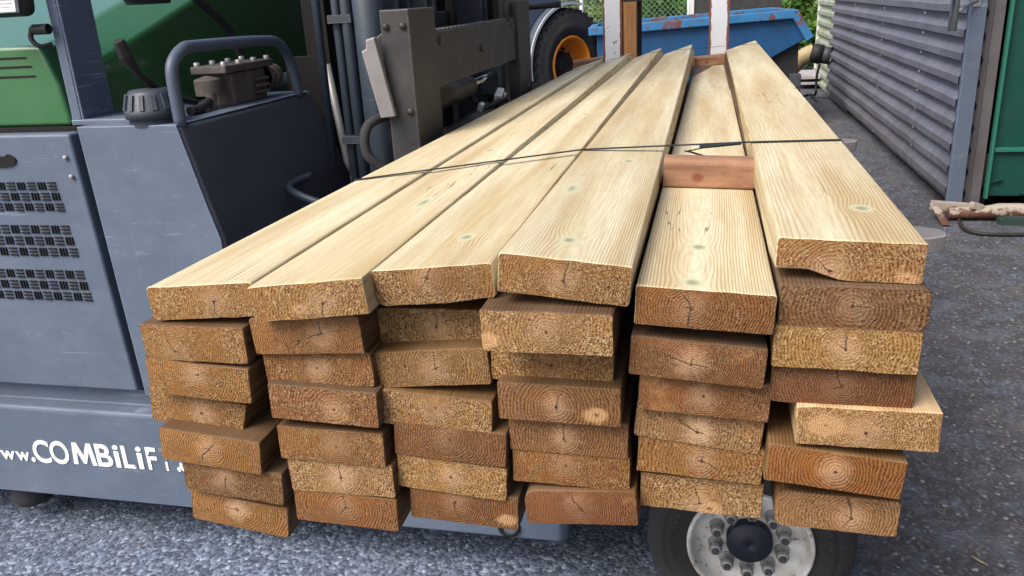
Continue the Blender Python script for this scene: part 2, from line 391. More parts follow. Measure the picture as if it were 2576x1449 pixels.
# ---- treated timber: one solid growth-ring field, cut across (end grain) and along (faces)
def timber_fields(k):
    o = k.obj(); x, y, z = k.xyz(o)
    seed = k.attr('seed')
    ps = k.vmath('ADD', o, k.comb(seed, k.math('MULTIPLY', seed, 3.7), k.math('MULTIPLY', seed, 1.3)))
    return o, x, y, z, seed, ps
def end_mat():
    k = NT('end_grain'); o, x, y, z, seed, ps = timber_fields(k)
    wob = k.noise(ps, 26, 3, 0.6, col=True); wx, wy, wz = k.xyz(wob)
    dx = k.math('ADD', k.math('SUBTRACT', x, k.attr('pith_x')), k.math('MULTIPLY', k.math('SUBTRACT', wx, 0.5), 0.012))
    dz = k.math('ADD', k.math('SUBTRACT', z, k.attr('pith_z')), k.math('MULTIPLY', k.math('SUBTRACT', wz, 0.5), 0.012))
    r = k.math('SQRT', k.math('ADD', k.math('MULTIPLY', dx, dx), k.math('MULTIPLY', dz, dz)))
    th = k.math('ARCTAN2', dz, dx)
    low = k.noise(ps, 28, 3, 0.6)
    ringf = k.math('ADD', k.math('DIVIDE', r, k.attr('ring')), k.math('ADD', k.math('MULTIPLY', k.noise(ps, 130, 3, 0.7), 1.1), k.math('MULTIPLY', k.noise(ps, 16, 2), 4.0)))
    tri = k.math('FRACT', ringf)
    ringd = k.ramp(tri, (0.0, 0.0), (0.35, 0.1), (0.75, 0.9), (0.9, 1.0), (1.0, 0.0))
    worm = k.noise(ps, 290, 4, 0.62, 1.8)
    fibr = k.noise(k.comb(k.math('MULTIPLY', ringf, 1.3), k.math('MULTIPLY', k.math('COSINE', th), 19.0), k.math('ADD', k.math('MULTIPLY', k.math('SINE', th), 19.0), seed)), 1.0, 4, 0.65, 0.6)
    worm = k.math('ADD', k.math('MULTIPLY', worm, 0.5), k.math('MULTIPLY', fibr, 0.5))
    wm = k.map(worm, 0.46, 0.60)
    torn = k.math('MULTIPLY', k.map(low, 0.30, 0.58, 0.2, 1.0), k.attr('fuzz'))
    base = k.mix(1.0, k.attr('endcol', 'Color'), (0.88, 0.83, 0.62), 'MULTIPLY')
    dark = k.mix(1.0, base, lin(158, 116, 78), 'MULTIPLY')
    pale = k.mix(0.55, base, lin(244, 214, 160))
    c = k.mix(k.map(low, 0.3, 0.68, 0.0, 0.5), base, k.mix(0.5, base, dark))
    c = k.mix(k.math('MULTIPLY', ringd, k.map(low, 0.25, 0.6, 0.6, 1.0)), c, k.mix(0.5, dark, k.mix(1.0, dark, lin(150, 110, 80), 'MULTIPLY')))
    c = k.mix(k.math('MULTIPLY', torn, wm), c, pale)
    c = k.mix(k.math('MULTIPLY', torn, k.map(worm, 0.49, 0.40, 0, 0.8)), c, k.mix(0.4, dark, lin(66, 34, 14)))
    # pale heart with rays
    rays = k.noise(k.comb(k.math('MULTIPLY', th, 3.0), k.math('MULTIPLY', r, 8.0), seed), 2.2, 3, 0.6)
    heart = k.math('MULTIPLY', k.map(k.math('ADD', r, k.math('MULTIPLY', k.math('SUBTRACT', rays, 0.5), 0.03)), 0.006, 0.024, 1, 0), k.attr('heart'))
    c = k.mix(k.math('MULTIPLY', heart, k.map(worm, 0.3, 0.6, 0.35, 0.9)), c, lin(214, 176, 138))
    c = k.mix(k.map(r, 0.0022, 0.0014), c, lin(96, 58, 34))
    # dirty grey-brown blotches and a pale resin patch
    bl = k.noise(k.vmath('ADD', ps, (4.1, 0, 2.2)), 14, 3, 0.6)
    c = k.mix(k.map(bl, 0.56, 0.68, 0, 0.5), c, k.mix(0.45, base, lin(84, 52, 28)))
    c = k.mix(k.math('MULTIPLY', k.map(bl, 0.36, 0.27), k.map(wm, 0, 1, 0.25, 0.7)), c, k.mix(0.45, base, lin(222, 180, 120)))
    # a knot cut through, where this end has one
    kx, kz = k.math('SUBTRACT', x, k.attr('knot_x')), k.math('MULTIPLY', k.math('SUBTRACT', z, k.attr('knot_z')), 1.5)
    kr = k.math('ADD', k.math('SQRT', k.math('ADD', k.math('MULTIPLY', kx, kx), k.math('MULTIPLY', kz, kz))), k.math('MULTIPLY', k.math('SUBTRACT', wy, 0.5), 0.016))
    kn = k.math('MULTIPLY', k.map(k.math('SUBTRACT', k.math('ADD', kr, k.math('MULTIPLY', k.math('SUBTRACT', k.noise(ps, 70, 4, 0.7), 0.5), 0.016)), k.attr('knot_r')), 0.003, -0.004), 0.75)
    kring = k.math('FRACT', k.math('DIVIDE', kr, 0.004))
    c = k.mix(kn, c, k.mix(k.map(kring, 0.5, 1.0, 0, 0.5), lin(206, 164, 118), lin(150, 104, 64)))
    c = k.mix(k.math('MULTIPLY', kn, k.map(kr, 0.0022, 0.0012)), c, lin(110, 70, 44))
    # drying cracks running out from the heart
    ck = None
    for nm, ln in (('crack_a', k.attr('crack_len')), ('crack_b', k.math('MULTIPLY', k.attr('crack_len'), 0.35)), ('crack_c', k.math('MULTIPLY', k.attr('crack_len'), 0.18))):
        ang = k.math('SUBTRACT', k.math('ADD', th, k.math('MULTIPLY', k.math('SUBTRACT', k.noise(ps, 90, 2), 0.5), 0.5)), k.attr(nm))
        across = k.math('ABSOLUTE', k.math('MULTIPLY', k.math('SINE', ang), r))
        along = k.math('MULTIPLY', k.math('COSINE', ang), r)
        wd = k.map(along, 0.002, ln, 0.0006, 0.0002)
        m = k.math('MULTIPLY', k.map(k.math('SUBTRACT', across, wd), 0.0004, -0.0002), k.math('MULTIPLY', k.map(along, 0.0, 0.002), k.map(k.math('SUBTRACT', along, ln), 0.0, -0.004)))
        ck = m if ck is None else k.math('MAXIMUM', ck, m)
    c = k.mix(k.math('MULTIPLY', ck, 0.75), c, lin(46, 28, 16))
    h = k.math('SUBTRACT', k.math('ADD', k.math('MULTIPLY', ringd, -0.7), k.math('MULTIPLY', k.math('MULTIPLY', wm, torn), 1.2)), k.math('MULTIPLY', ck, 2.0))
    return k.fin(c, 0.7, normal=k.bump(h, 0.6, 0.0022), spec=0.35)
def face_mat():
    k = NT('long_grain'); o, x, y, z, seed, ps = timber_fields(k)
    # knots, sparse along the board
    kv = k.n('ShaderNodeTexVoronoi', feature='F1'); kv.inputs['Scale'].default_value = 1.0
    k.put(kv.inputs['Vector'], k.comb(k.math('MULTIPLY', k.math('ADD', x, seed), 8.0), k.math('MULTIPLY', k.math('ADD', y, k.math('MULTIPLY', seed, 5.1)), 2.6), k.math('MULTIPLY', seed, 9.0)))
    kd = kv.outputs['Distance']
    kcol = k.xyz(kv.outputs['Color'])[0]
    kon = k.map(kcol, 0.45, 0.47)
    for q in ('a', 'b'):       # knots placed by hand near the front of the top boards
        ex = k.math('DIVIDE', k.math('SUBTRACT', x, k.attr('fknot_%s_x' % q)), 0.11)
        ey = k.math('DIVIDE', k.math('SUBTRACT', y, k.attr('fknot_%s_y' % q)), 0.16)
        ed = k.math('SQRT', k.math('ADD', k.math('MULTIPLY', ex, ex), k.math('MULTIPLY', ey, ey)))
        near = k.map(ed, 0.5, 0.45)
        kon = k.math('MAXIMUM', kon, near)
        kd = k.math('ADD', k.math('MULTIPLY', ed, near), k.math('MULTIPLY', kd, k.math('SUBTRACT', 1.0, near)))
    bend = k.math('MULTIPLY', k.map(kd, 0.0, 0.42, 1, 0), kon)
    bend2 = k.math('MULTIPLY', bend, bend)
    slow = k.noise(k.vmath('MULTIPLY', ps, (7, 1.1, 7)), 1, 2, 0.5)
    slow2 = k.noise(k.vmath('MULTIPLY', ps, (40, 5, 40)), 1, 2, 0.5)
    px = k.math('ADD', k.attr('pith_x'), k.math('MULTIPLY', k.math('SUBTRACT', k.noise(k.math('ADD', y, k.math('MULTIPLY', seed, 7)), 0.7, 1, dims='1D'), 0.5), 0.03))
    pz = k.math('ADD', k.attr('pith_z'), k.math('MULTIPLY', k.math('SUBTRACT', k.noise(k.math('ADD', y, k.math('MULTIPLY', seed, 13)), 1.3, 2, dims='1D'), 0.5), 0.010))
    dx, dz = k.math('SUBTRACT', x, px), k.math('SUBTRACT', z, pz)
    r = k.math('SQRT', k.math('ADD', k.math('MULTIPLY', dx, dx), k.math('MULTIPLY', dz, dz)))
    rr = k.math('ADD', k.math('DIVIDE', r, k.attr('ring')), k.math('MULTIPLY', k.math('SUBTRACT', slow, 0.5), 1.3))
    rr = k.math('ADD', rr, k.math('MULTIPLY', k.math('SUBTRACT', slow2, 0.5), 1.1))
    rr = k.math('ADD', rr, k.math('MULTIPLY', bend2, 2.6))
    tri = k.math('FRACT', rr)
    line = k.ramp(tri, (0.0, 0.0), (0.45, 0.08), (0.82, 1.0), (0.95, 0.6), (1.0, 0.0))
    line = k.math('MULTIPLY', line, k.map(k.math('ADD', k.math('ABSOLUTE', dx), k.math('MULTIPLY', k.math('SUBTRACT', slow2, 0.5), 0.02)), 0.006, 0.034, 0.25, 1.0))
    var = k.map(k.noise(k.vmath('MULTIPLY', ps, (16, 0.9, 16)), 1, 3, 0.6), 0.32, 0.66)
    fib = k.noise(k.vmath('MULTIPLY', ps, (420, 14, 420)), 1, 2, 0.6)
    base = k.attr('facecol', 'Color')
    c = k.mix(k.map(var, 0, 1, 0, 0.8), base, k.mix(1.0, base, lin(214, 194, 164), 'MULTIPLY'))
    green = k.noise(k.vmath('MULTIPLY', ps, (9, 1.3, 9)), 1.7, 2)
    c = k.mix(k.map(green, 0.55, 0.8, 0, 0.35), c, k.mix(1.0, base, lin(226, 236, 205), 'MULTIPLY'))
    c = k.mix(k.math('MULTIPLY', k.math('MULTIPLY', line, k.attr('grain')), k.map(var, 0, 1, 0.45, 1.0)), c, k.mix(1.0, base, lin(148, 118, 86), 'MULTIPLY'))
    c = k.mix(k.map(fib, 0.4, 0.75, 0, 0.4), c, k.mix(1.0, base, lin(190, 160, 122), 'MULTIPLY'))
    # planer/sticker bands across
    bandn = k.noise(k.math('ADD', y, seed), 7, 2, dims='1D')
    c = k.mix(k.map(bandn, 0.72, 0.74, 0, 0.05), c, k.mix(0.5, base, lin(250, 240, 214)))
    # knot: greenish pale halo, dark centre
    c = k.mix(k.math('MULTIPLY', k.map(k.math('ADD', kd, k.math('MULTIPLY', slow2, 0.06)), 0.17, 0.10), kon), c, k.mix(0.5, base, lin(158, 168, 128)))
    c = k.mix(k.math('MULTIPLY', k.math('MULTIPLY', k.map(k.math('ADD', kd, k.math('MULTIPLY', k.math('SUBTRACT', slow2, 0.5), 0.08)), 0.085, 0.03), 0.9), kon), c, k.mix(0.75, base, lin(92, 98, 68)))
    # scuffs and saw chatter
    sc2 = k.noise(k.vmath('MULTIPLY', ps, (30, 110, 30)), 1, 3, 0.7); scm = k.noise(k.vmath('MULTIPLY', ps, (6, 2.2, 6)), 1, 3, 0.6)
    c = k.mix(k.math('MULTIPLY', k.map(sc2, 0.55, 0.75), k.map(scm, 0.5, 0.62, 0, 0.35)), c, k.mix(1.0, base, lin(188, 164, 132), 'MULTIPLY'))
    stn = k.noise(k.vmath('MULTIPLY', ps, (5, 1.6, 5)), 1.3, 5, 0.65)
    c = k.mix(k.map(stn, 0.58, 0.75, 0, 0.35), c, k.mix(1.0, base, lin(205, 180, 140), 'MULTIPLY'))
    # fine splits
    sp = k.noise(k.vmath('MULTIPLY', ps, (55, 1.4, 20)), 1, 2, 0.4)
    spm = k.math('MULTIPLY', k.map(k.math('ABSOLUTE', k.math('SUBTRACT', sp, 0.5)), 0.006, 0.002), k.map(k.noise(ps, 3.1, 1), 0.6, 0.64))
    c = k.mix(k.math('MULTIPLY', spm, 0.7), c, lin(70, 50, 32))
    h = k.math('SUBTRACT', k.math('SUBTRACT', k.math('MULTIPLY', fib, 0.4), k.math('MULTIPLY', line, 0.35)), k.math('MULTIPLY', spm, 2))
    return k.fin(c, 0.62, normal=k.bump(h, 0.35, 0.0012), spec=0.3)
M['end'], M['face'] = end_mat(), face_mat()
def pink_wood():
    k = NT('pink_bearer_wood'); o = k.obj()
    n = k.noise(k.vmath('MULTIPLY', o, (7, 60, 60)), 1, 4, 0.6); big = k.noise(o, 11, 3)
    kq = k.xyz(o)
    kd = k.vmath('LENGTH', k.vmath('MULTIPLY', k.vmath('SUBTRACT', o, (-.018, -.022, .018)), (1, .6, 1.2)))
    v = k.math('ADD', kd, k.math('MULTIPLY', n, 0.008))
    c = k.mix(k.map(n, 0.3, 0.7), lin(156, 118, 92), lin(116, 84, 64))
    c = k.mix(k.map(big, 0.5, 0.7, 0, 0.4), c, lin(200, 150, 110))
    c = k.mix(k.map(v, 0.016, 0.009), c, lin(118, 66, 46))
    return k.fin(k.mix(k.map(k.noise(o, 160, 3, 0.7), 0.5, 0.75, 0, 0.5), c, lin(120, 78, 58)), 0.8, normal=k.bump(n, 0.6, 0.003))
M['pink'] = pink_wood()
def brown_wood():
    k = NT('brown_post_wood'); o = k.obj()
    n = k.noise(k.vmath('MULTIPLY', o, (50, 50, 4)), 1, 4, 0.6)
    v = k.voro(k.vmath('MULTIPLY', o, (1, 1, 0.7)), 6)
    c = k.mix(k.map(n, 0.3, 0.7), lin(176, 128, 78), lin(130, 88, 48))
    return k.fin(k.mix(k.map(v, 0.08, 0.05), c, lin(70, 44, 24)), 0.7)
M['brown'] = brown_wood()

# ---------------------------------------------------------------- setting: ground
b = MB()
GX = [-60, -12, -5] + [-3 + 0.25 * i for i in range(29)] + [6, 14, 60]
GY = [-30, -4, 0] + [0.6 + 0.25 * i for i in range(26)] + [9, 12, 16, 24, 40, 120]
vs = [(x, y, 0.010 * noise.noise(Vector((x * 1.3, y * 1.3, 0))) if (-3 <= x <= 4 and 0.6 <= y <= 7) else 0) for y in GY for x in GX]
nx = len(GX)
b.add(vs, [(j * nx + i, j * nx + i + 1, (j + 1) * nx + i + 1, (j + 1) * nx + i) for j in range(len(GY) - 1) for i in range(nx - 1)], True)
tag(b.build('ground', M['asphalt']), 'grey worn asphalt of the yard', None, None, 'structure')

# ---------------------------------------------------------------- the stack of planks
# (column,row): x, y of front end, z, roll, width, thickness
PL = {
(1,1):(-0.6080,0.8488,1.1040,0.0720,0.1500,0.0451),(1,2):(-0.6255,0.8412,1.0491,-0.0027,0.1457,0.0453),
(1,3):(-0.6287,0.8415,0.9975,-0.0602,0.1458,0.0452),(1,4):(-0.6527,0.8602,0.9388,-0.1183,0.1452,0.0451),
(1,5):(-0.6292,0.8390,0.8968,-0.0861,0.1460,0.0450),(1,6):(-0.6095,0.8427,0.8459,-0.0796,0.1457,0.0452),
(1,7):(-0.6169,0.8566,0.7874,-0.1209,0.1457,0.0446),(2,1):(-0.4505,0.8254,1.1190,0.1060,0.1490,0.0449),
(2,2):(-0.4704,0.8455,1.0646,0.0565,0.1459,0.0447),(2,3):(-0.4669,0.8555,1.0154,0.0360,0.1462,0.0438),
(2,4):(-0.4602,0.8479,0.9710,-0.0362,0.1456,0.0451),(2,5):(-0.4601,0.8481,0.9096,-0.0145,0.1459,0.0447),
(2,6):(-0.4534,0.8541,0.8617,0.0021,0.1460,0.0443),(2,7):(-0.4536,0.8524,0.8124,-0.0312,0.1449,0.0458),
(3,1):(-0.3025,0.8509,1.1328,0.0852,0.1457,0.0448),(3,2):(-0.3340,0.9006,1.0599,0.0119,0.1429,0.0447),
(3,3):(-0.3205,0.8666,1.0178,0.0850,0.1453,0.0447),(3,4):(-0.3196,0.8646,0.9606,-0.0648,0.1450,0.0451),
(3,5):(-0.3045,0.8631,0.9172,-0.0627,0.1454,0.0447),(3,6):(-0.3065,0.8663,0.8671,-0.0740,0.1447,0.0455),
(3,7):(-0.2949,0.8717,0.8204,-0.0449,0.1449,0.0449),(4,1):(-0.1467,0.8304,1.1508,-0.0981,0.1456,0.0458),
(4,2):(-0.1652,0.8179,1.0939,-0.0001,0.1462,0.0456),(4,3):(-0.1725,0.8760,1.0262,-0.0218,0.1471,0.0411),
(4,4):(-0.1618,0.8546,0.9867,-0.0130,0.1453,0.0452),(4,5):(-0.1549,0.8672,0.9346,-0.0136,0.1452,0.0448),
(4,6):(-0.1533,0.8737,0.8875,-0.0181,0.1453,0.0432),(4,7):(-0.1415,0.8706,0.8372,0.0751,0.1403,0.0450),
(5,1):(0.0021,0.8404,1.1164,-0.0524,0.1459,0.0451),(5,2):(-0.0041,0.8508,1.0518,-0.0728,0.1461,0.0442),
(5,3):(0.0042,0.8654,1.0014,-0.0573,0.1454,0.0445),(5,4):(-0.0011,0.8770,0.9539,-0.1024,0.1451,0.0427),
(5,5):(0.0014,0.8768,0.9092,-0.0551,0.1452,0.0442),(5,6):(0.0038,0.8870,0.8568,-0.0372,0.1444,0.0449),
(6,1):(0.1473,0.8664,1.1657,-0.0408,0.1458,0.0439),(6,2):(0.1528,0.8544,1.1184,-0.0154,0.1463,0.0437),
(6,3):(0.1484,0.8501,1.0724,-0.0248,0.1459,0.0446),(6,4):(0.1500,0.8589,1.0236,-0.0258,0.1460,0.0440),
(6,5):(0.1784,0.8538,0.9783,0.0029,0.1461,0.0442),(6,6):(0.1489,0.8597,0.9212,-0.0909,0.1459,0.0441),
(6,7):(0.1594,0.8758,0.8512,-0.0285,0.1360,0.0446)}
# look for the label, sRGB of the sawn end, pith (fraction across, down), fuzz, heart, crack angles in degrees
LOOK = {
(1,1):('golden rough-sawn',(172,128,78),.62,.5,.9,.4,(265,20,170)),
(1,2):('wide-ringed tan',(166,120,66),.3,.75,.8,.3,(110,0,20)),
(1,3):('golden tilted',(166,118,62),.5,.3,.7,.6,(30,200,0)),
(1,4):('ragged-edged wide-ringed',(168,122,72),.52,.5,.8,.8,(265,0,180)),
(1,5):('smooth pale brown cracked',(172,128,78),.5,.45,.25,.5,(230,60,170)),
(1,6):('dark reddish brown',(122,82,46),.42,.45,.5,.5,(270,80,10)),
(1,7):('tan pale-hearted',(168,122,76),.48,.35,.35,.9,(175,120,300)),
(2,1):('knotty golden-brown',(166,122,68),.62,.6,1,.5,(260,20,100)),
(2,2):('finely cracked brown',(158,110,66),.65,.45,.4,.6,(200,100,220)),
(2,3):('orange-brown',(148,98,52),.5,.5,.6,.7,(175,20,300)),
(2,4):('dark brown star-hearted',(140,90,50),.6,.6,.6,.5,(70,300,180)),
(2,5):('amber brown',(148,102,56),.55,.5,.6,.3,(150,270,60)),
(2,6):('pale pinkish fuzzy',(176,138,104),.5,.5,.9,.9,(85,265,10)),
(2,7):('brown top-split',(148,98,56),.5,.4,.3,.3,(100,240,0)),
(3,1):('brown heart-cracked',(150,110,70),.46,.3,.8,.6,(70,225,185)),
(3,2):('coarse speckled',(160,124,84),.58,.5,1,.5,(85,270,170)),
(3,3):('greyish brown',(152,118,80),.52,.5,.5,.5,(80,10,200)),
(3,4):('speckled wide-ringed',(170,128,84),.5,.4,1,.6,(70,180,270)),
(3,5):('chocolate brown with pale corner',(128,84,56),.5,.35,.3,.2,(235,270,60)),
(3,6):('pale golden ringed',(178,138,88),.5,.5,1,.6,(95,270,0)),
(3,7):('dark brown with knotty corner',(130,85,50),.42,.35,.25,.3,(265,60,0)),
(4,1):('large ringed brown',(158,116,70),.5,.55,.8,.5,(80,300,190)),
(4,2):('light tan speckled',(176,138,98),.5,.45,1,.5,(175,300,250)),
(4,3):('rough golden thin',(164,116,58),.5,.5,1,.2,(165,70,20)),
(4,4):('brown with white knot',(138,98,66),.48,.6,.25,.5,(75,280,20)),
(4,5):('grey-brown starred',(146,104,74),.47,.55,.3,.6,(90,315,45)),
(4,6):('orange-tinged brown',(148,98,48),.45,.4,.5,.3,(85,100,200)),
(4,7):('russet round-cornered',(132,84,58),.5,.5,.2,.3,(115,290,240)),
(5,1):('dark amber heavily cracked',(138,88,42),.4,.5,.35,.3,(265,115,160)),
(5,2):('chestnut radially cracked',(132,88,58),.47,.55,.35,.6,(170,350,80)),
(5,3):('rusty orange',(144,90,54),.5,.5,.45,.5,(135,90,0)),
(5,4):('pale pink-hearted',(168,130,98),.5,.6,.7,1.2,(150,345,85)),
(5,5):('brown with golden rings',(156,110,58),.52,.5,.6,.5,(330,80,190)),
(5,6):('coarse with resin patch',(164,124,84),.5,.75,1,.6,(100,210,0)),
(6,1):('pale chipped',(170,126,84),.38,.8,.8,.7,(140,350,0)),
(6,2):('dark maroon-brown',(112,74,50),.5,.5,.45,.3,(10,80,200)),
(6,3):('yellow-tan',(182,142,80),.5,.5,.9,.8,(85,150,265)),
(6,4):('deep red-brown smooth',(112,68,46),.5,.5,.25,.15,(110,200,30)),
(6,5):('overhanging pinkish tan',(184,144,104),.5,.6,1,.5,(300,180,0)),
(6,6):('orange-brown resin-streaked',(152,96,42),.5,.5,.2,.6,(170,65,180)),
(6,7):('weathered pinkish split',(166,126,96),.62,.6,.5,.6,(100,235,150))}
NTH = ['topmost', 'second down', 'third down', 'fourth down', 'fifth down', 'sixth down', 'lowest']
COLN = {1: 'in the column nearest the forklift body', 2: 'in the second column from the forklift body', 3: 'in the third column from the forklift body',
        4: 'in the fourth column from the forklift body', 5: 'in the column topped by pink bearers', 6: 'in the column nearest the corrugated door'}
YEND = {(1,1):4.36,(2,1):4.28,(3,1):4.38,(4,1):4.43,(5,1):4.33,(6,1):4.36}
# where the far ends lie (x, z of the top face's middle, roll) at y = 4.35: the top layer is twisted, each board overlapping the next
FAR = {1: (-.597, 1.103, .27), 2: (-.449, 1.129, .32), 3: (-.302, 1.142, .325), 4: (-.151, 1.1515, .30), 5: (.0095, 1.072, .07), 6: (.153, 1.163, .29)}
def lay(c, r, y):
    """centre x, z and roll of a plank at world y"""
    x, y0, z, roll, wd, th = PL[(c, r)]
    if r > 1: return x, z, roll
    fx_, fz_, r1 = FAR[c]; t = (y - y0) / (4.35 - y0); ft = (fx_ + math.sin(r1) * th / 2, fz_ - math.cos(r1) * th / 2)
    return x + (ft[0] - x) * t, z + (ft[1] - z) * t, roll + (r1 - roll) * t
def top_pts(y):
    P_ = []
    for c in range(1, 7):
        x, z, rl = lay(c, 1, y); wd, th = PL[(c, 1)][4:6]
        for sg in (-1, 1): P_.append((x + sg * wd / 2 * math.cos(rl) - math.sin(rl) * th / 2, z + sg * wd / 2 * math.sin(rl) + math.cos(rl) * th / 2))
    return P_
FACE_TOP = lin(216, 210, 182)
for (c, r), (x, y, z, roll, wd, th) in PL.items():
    look, ec, fx, fz, fuzz, heart, cks = LOOK[(c, r)]
    rnd = random.Random(c * 100 + r)
    L = YEND.get((c, r), 4.3 + rnd.uniform(-.06, .05)) - y
    if r > 1: th *= 1.085; wd *= 1.008; y += rnd.uniform(-.004, .004)
    # cross section with eased, slightly uneven corners
    hw, ht = wd / 2, th / 2
    rad = [0.0014 + rnd.random() * 0.0022 for _ in range(4)]
    if (c, r) == (4, 7): rad[3] = 0.016
    if (c, r) == (6, 7): rad[3], rad[0] = 0.014, 0.01
    if (c, r) == (1, 1): rad[3] = 0.006; rad[0] = 0.009
    if (c, r) == (6, 2): rad[1], rad[2] = 0.012, 0.008
    if (c, r) == (3, 1): rad[0] = 0.010
    sec = []
    for q, (sx, sz, a0) in enumerate(((-1, -1, 180), (1, -1, 270), (1, 1, 0), (-1, 1, 90))):
        cx, cz = sx * (hw - rad[q]), sz * (ht - rad[q])
        for kk in range(4):
            a = R(a0 + 30 * kk); sec.append((cx + rad[q] * math.cos(a), cz + rad[q] * math.sin(a)))
        # a few points along each side so that the sawn edge can be uneven
        nxt = {0: (1, 0), 1: (0, 1), 2: (-1, 0), 3: (0, -1)}[q]
        nseg = 9 if nxt[1] == 0 else 3
        span = (wd if nxt[1] == 0 else th)
        r1 = rad[(q + 1) % 4]
        for kk in range(1, nseg):
            t = kk / nseg; ln = span - rad[q] - r1
            ex, ez = sec[4 * q + 3 + sum([8, 2, 8, 2][:q])] if False else (cx + rad[q] * math.cos(R(a0 + 90)), cz + rad[q] * math.sin(R(a0 + 90)))
            sec.append((ex + nxt[0] * ln * t, ez + nxt[1] * ln * t))
    NY = 24
    ys = [0, 0.0016, 0.006] + [L * (i / NY) ** 1.15 for i in range(1, NY)] + [L - 0.004, L]
    ys = sorted(ys)
    bow = rnd.uniform(-.0015, .0015)
    bm = bmesh.new(); rings = []
    for j, yy in enumerate(ys):
        t = yy / L; rg = []
        for i, (sx, sz) in enumerate(sec):
            e = 0.0
            if j in (0, len(ys) - 1): e = 0.0008
            px, pz = sx * (1 - e / hw), sz * (1 - e / ht)
            if j <= 1:      # ragged saw edge
                jit = noise.noise(Vector((sx * 160, sz * 160, c * 7 + r * 3.1))) * 0.0009 * (0.5 + fuzz)
                px += jit * (1 if sx > 0 else -1) * 0.6; pz += jit * (1 if sz > 0 else -1)
            if (c, r) == (1, 4) and sx > hw * 0.55 and yy < 0.35:     # waney, torn edge
                f = (1 - yy / 0.35) * (sx / hw - 0.55) / 0.45
                px -= f * (0.010 + 0.006 * noise.noise(Vector((sz * 220, yy * 30, 1)))) * (0.35 + 0.65 * (ht - sz) / th)
            if (c, r) == (6, 1) and sz < -ht * 0.5 and sx < -hw * 0.15 and yy < 0.03:   # chipped lower corner
                pz += 0.011 * min(1, (-hw * 0.15 - sx) / (hw * 0.35)) * (1 - yy / 0.03)
            if (c, r) == (3, 1) and sz < 0 and sx > hw * 0.45 and yy < 0.02:
                pz += 0.006 * abs(noise.noise(Vector((sx * 300, 0, 5)))) + 0.003 * (sx / hw)
            px += bow * math.sin(math.pi * t)
            X_, Z_, rl = lay(c, r, y + yy); rl -= roll
            px, pz = px * math.cos(rl) - pz * math.sin(rl), px * math.sin(rl) + pz * math.cos(rl)
            ox, oz = X_ - x, Z_ - z; cr_, sr_ = math.cos(-roll), math.sin(-roll)
            px += ox * cr_ - oz * sr_; pz += ox * sr_ + oz * cr_
            rg.append(bm.verts.new((px, yy, pz)))
        rings.append(rg)
    n = len(sec)
    for j in range(len(ys) - 1):
        for i in range(n):
            f = bm.faces.new((rings[j][i], rings[j][(i + 1) % n], rings[j + 1][(i + 1) % n], rings[j + 1][i])); f.material_index = 1
            f.smooth = True
    f = bm.faces.new(rings[0][::-1]); f.material_index = 0
    f = bm.faces.new(rings[-1]); f.material_index = 0
    bmesh.ops.recalc_face_normals(bm, faces=bm.faces)
    me = bpy.data.meshes.new('timber_plank'); bm.to_mesh(me); bm.free()
    me.materials.append(M['end']); me.materials.append(M['face'])
    o = bpy.data.objects.new('timber_plank', me); COL.objects.link(o)
    o.location = (x, y, z); o.rotation_euler = (0, -roll, 0)
    nth = NTH[r - 1]
    if c == 5 and r == 6: nth = 'lowest'
    tag(o, f'{look} plank, {nth} {COLN[c]}', 'plank', 'planks stacked on the forklift')
    o['seed'] = rnd.uniform(0, 40); ec = [e_ * .75 + m_ * .25 for e_, m_ in zip(ec, (158, 114, 68))]; o['endcol'] = list(lin(*ec)); o['fuzz'] = float(fuzz); o['heart'] = float(heart)
    kn = {(2,1): (-.012, -.010, .010), (3,2): (-.066, -.004, .012), (3,7): (.058, -.010, .015), (4,2): (-.066, -.010, .014), (4,4): (.045, -.010, .015), (5,6): (.012, -.018, .014), (6,5): (-.042, .002, .020), (6,1): (.058, -.016, .010)}.get((c, r), (0, 0, -1))
    o['knot_x'], o['knot_z'], o['knot_r'] = [float(v) for v in kn]
    o['pith_x'] = (fx - .5) * wd; o['pith_z'] = (.5 - fz) * th; o['ring'] = rnd.uniform(.0026, .0042)
    for kk, a in zip(('crack_a', 'crack_b', 'crack_c'), cks): o[kk] = R(a)
    o['crack_len'] = rnd.choice((.0, .0, .018, .026, .03)) if look.find('crack') < 0 and look.find('split') < 0 else .055
    fk = {2: ((1233, 379), (1340, 400)), 3: ((1178, 598), (1475, 286)), 4: ((1425, 605), (1577, 404)), 5: ((1755, 622), (1737, 712)), 6: ((2098, 508), (2165, 522))}.get(c) if r == 1 else None
    for q, pxy in zip('ab', fk or ((0, 0), (0, 0))):
        kx_, ky_ = 0.0, -9.0
        if fk:
            pt = atZ(pxy[0], pxy[1], z + th / 2); pt = atZ(pxy[0], pxy[1], lay(c, r, pt.y)[1] + th / 2); kx_, ky_ = pt.x - lay(c, r, pt.y)[0] + (lay(c, r, pt.y)[0] - x), pt.y - y
        o['fknot_%s_x' % q], o['fknot_%s_y' % q] = float(kx_), float(ky_)
    tint = rnd.uniform(.93, 1.04)
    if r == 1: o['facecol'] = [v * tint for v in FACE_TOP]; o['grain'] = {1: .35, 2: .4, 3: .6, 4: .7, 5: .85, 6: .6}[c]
    else: o['facecol'] = [v * tint for v in lin(*(rnd.choice(((122, 98, 72), (112, 90, 68), (130, 105, 74), (108, 90, 74))) if (c, r) != (6, 5) else (210, 186, 150)))]; o['grain'] = .9  # lower boards' face colour includes the shade between them, besides weathering

